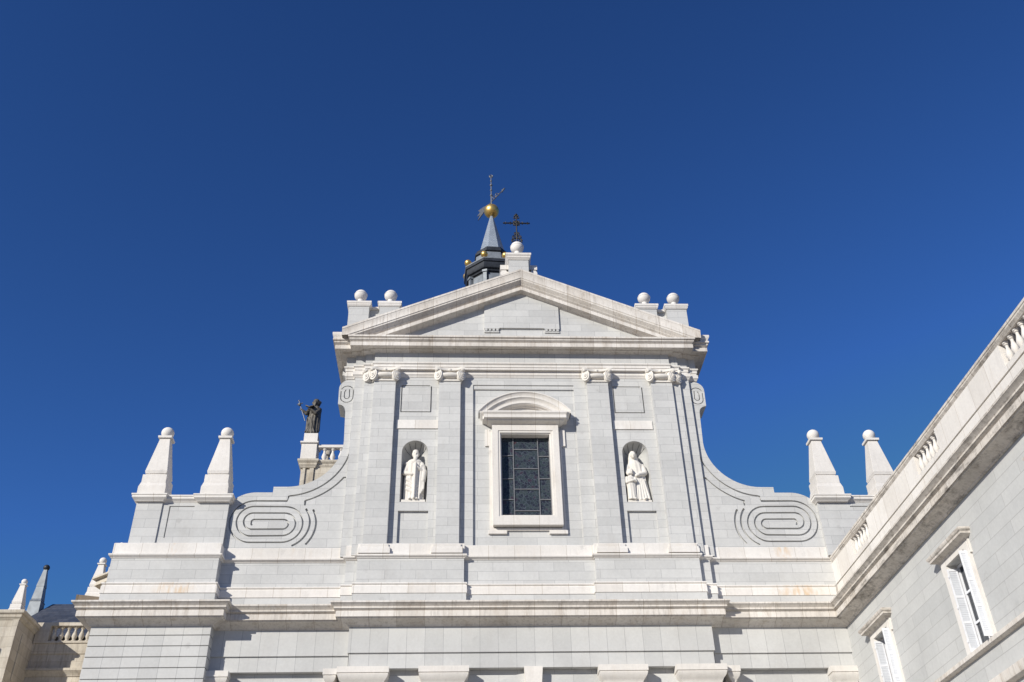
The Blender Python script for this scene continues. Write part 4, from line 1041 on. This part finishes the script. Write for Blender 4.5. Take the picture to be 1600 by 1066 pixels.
# ================================================================ older building at the far left
LB = thing('old_building', 'weathered beige building with balustrade and slate roof at the lower left edge', 'building', (-24, 54, 0))
b = B(); b.box(-40, -23.35, 52, 58, 0, 20.75); b.box(-40, -24.15, 51.65, 52.0, 19.0, 19.35); b.box(-40, -24.3, 51.8, 52.0, 18.6, 19.0); obj('front_block', b, 'beige', LB)
b = B(); b.box(-23.62, -23.33, 51.93, 52.3, 0, 20.7); b.box(-24.6, -24.2, 51.93, 52.2, 0, 19.9); b.box(-23.36, -23.30, 52.8, 54.6, 17.8, 20.2); obj('corner_strip', b, 'beige', LB)
b = B(); b.sweep([(-40, 52), (-23.35, 52), (-23.35, 58)], [(-.3, 20.70), (0.03, 20.70), (.06, 20.78), (.12, 20.83), (.12, 20.95), (.22, 21.02), (.25, 21.10), (.25, 21.18), (-.3, 21.22)]); b.box(-40, -23.4, 52.05, 58, 20.7, 21.2); obj('cornice', b, 'beige', LB)
b = B(); b.box(-23.4, -14, 54.4, 58, 0, 20.20); obj('back_wall', b, 'beige', LB)
b = B(); b.sweep([(-23.3, 54.4), (-14, 54.4)], [(-.3, 18.45), (0.05, 18.45), (.10, 18.55), (.20, 18.64), (.26, 18.72), (.26, 18.84), (-.3, 18.87)])
b.sweep([(-23.3, 54.4), (-14, 54.4)], [(-.3, 17.9), (0.06, 17.9), (.08, 18.02), (-.3, 18.05)]); b.sweep([(-23.3, 54.4), (-14, 54.4)], [(-.3, 19.66), (0.04, 19.66), (.06, 19.72), (.06, 20.24), (-.3, 20.26)]); obj('ledge', b, 'beige', LB)
b = B(); b.box(-23.3, -14, 54.28, 54.7, 21.20, 21.38); b.box(-23.3, -14, 54.28, 54.7, 20.24, 20.36); b.box(-23.3, -22.55, 54.28, 54.7, 20.36, 21.20); rb = obj('balustrade', b, 'beige', LB)
for k in range(12):
    b = B(); baluster(b, -22.36 + .37 * k, 54.5, 20.36, 21.20, .145); obj('baluster', b, 'beige', rb)
b = B(); vs = [(-26.9, 57.2, 21.6), (-12, 57.2, 21.6), (-12, 61, 25.0), (-25.6, 61, 25.0), (-26.9, 66, 21.6), (-12, 66, 21.6)]
b.add(vs, [(0, 1, 2, 3), (3, 2, 5, 4), (0, 3, 4), (1, 5, 2), (0, 4, 5, 1)]); obj('slate_roof', b, 'slate', LB)
b = B(); b.box(-40, -26.9, 58.1, 62, 0, 21); b.box(-26.95, -12, 58.1, 66, 0, 21.55); obj('rear_body', b, 'beige', LB)
# slim metal spirelet on the roof
SP = thing('slate_finial', 'slim grey metal-clad obelisk spike with dark ball on the slate roof at far left', 'finial', (-26.35, 60.5, 23.5))
b = B(); b.frustum(-26.35, 60.5, .42, .42, 23.2, .33, .33, 24.9); b.frustum(-26.35, 60.5, .36, .36, 24.9, .28, .28, 25.05); b.frustum(-26.35, 60.5, .30, .30, 25.05, .22, .22, 25.9); b.frustum(-26.35, 60.5, .24, .24, 25.9, .10, .10, 27.05); obj('shaft', b, 'zinc', SP)
b = B(); b.ball((-26.35, 60.5, 27.2), .20, 16, 10); obj('ball_tip', b, 'lead', SP)
obelisk(-23.95, 52.75, 21.20, .56, 'small white ball-tipped obelisk on the weathered beige building, leftmost of all', 'small obelisks on the far rooftops', ox=0)
# rooftop wing behind the rusticated pier
RW = thing('rear_parapet', 'beige stone parapet stepping back behind the left rusticated pier', 'wall', (-18.5, 48, 0))
def prism(bb, pts, z0, z1):
    n = len(pts); bb.add([(x, y, z0) for x, y in pts] + [(x, y, z1) for x, y in pts], [tuple(range(n)), tuple(range(2 * n - 1, n - 1, -1))] + [(i, (i + 1) % n, (i + 1) % n + n, i + n) for i in range(n)])
b = B(); prism(b, [(-17.7, 49.9), (-16.4, 49.9), (-16.4, 53), (-17.7, 53)], 0, 21.0); prism(b, [(-17.35, 47.9), (-16.2, 47.3), (-15.6, 49.5), (-17.3, 49.8)], 0, 21.3); obj('wall', b, 'beige', RW)
b = B(); prism(b, [(-19.90, 50.0), (-18.2, 50.55), (-17.0, 51.0), (-17.2, 53.5), (-20.3, 52.6)], 20.98, 21.30)
obj('lower_coping', b, 'shade_stone', RW)
b = B(); prism(b, [(-18.72, 48.5), (-17.3, 47.42), (-16.2, 46.9), (-16.2, 49.6), (-18.3, 49.9)], 21.50, 21.60); prism(b, [(-18.5, 48.6), (-17.3, 47.66), (-16.2, 47.1), (-16.2, 49.6), (-18.1, 49.8)], 21.30, 21.498); prism(b, [(-18.56, 48.56), (-17.3, 47.56), (-16.2, 47.0), (-16.2, 49.6), (-18.2, 49.85)], 21.17, 21.298); obj('coping', b, 'beige', RW)
obelisk(-19.32, 51.0, 21.31, .66, 'small white obelisk just behind the left end of the main cornice', 'small obelisks on the far rooftops', ox=0)
obelisk(-17.72, 48.75, 21.61, .54, 'small white obelisk peeping out behind the wall below the left corner pier', 'small obelisks on the far rooftops', ox=0)
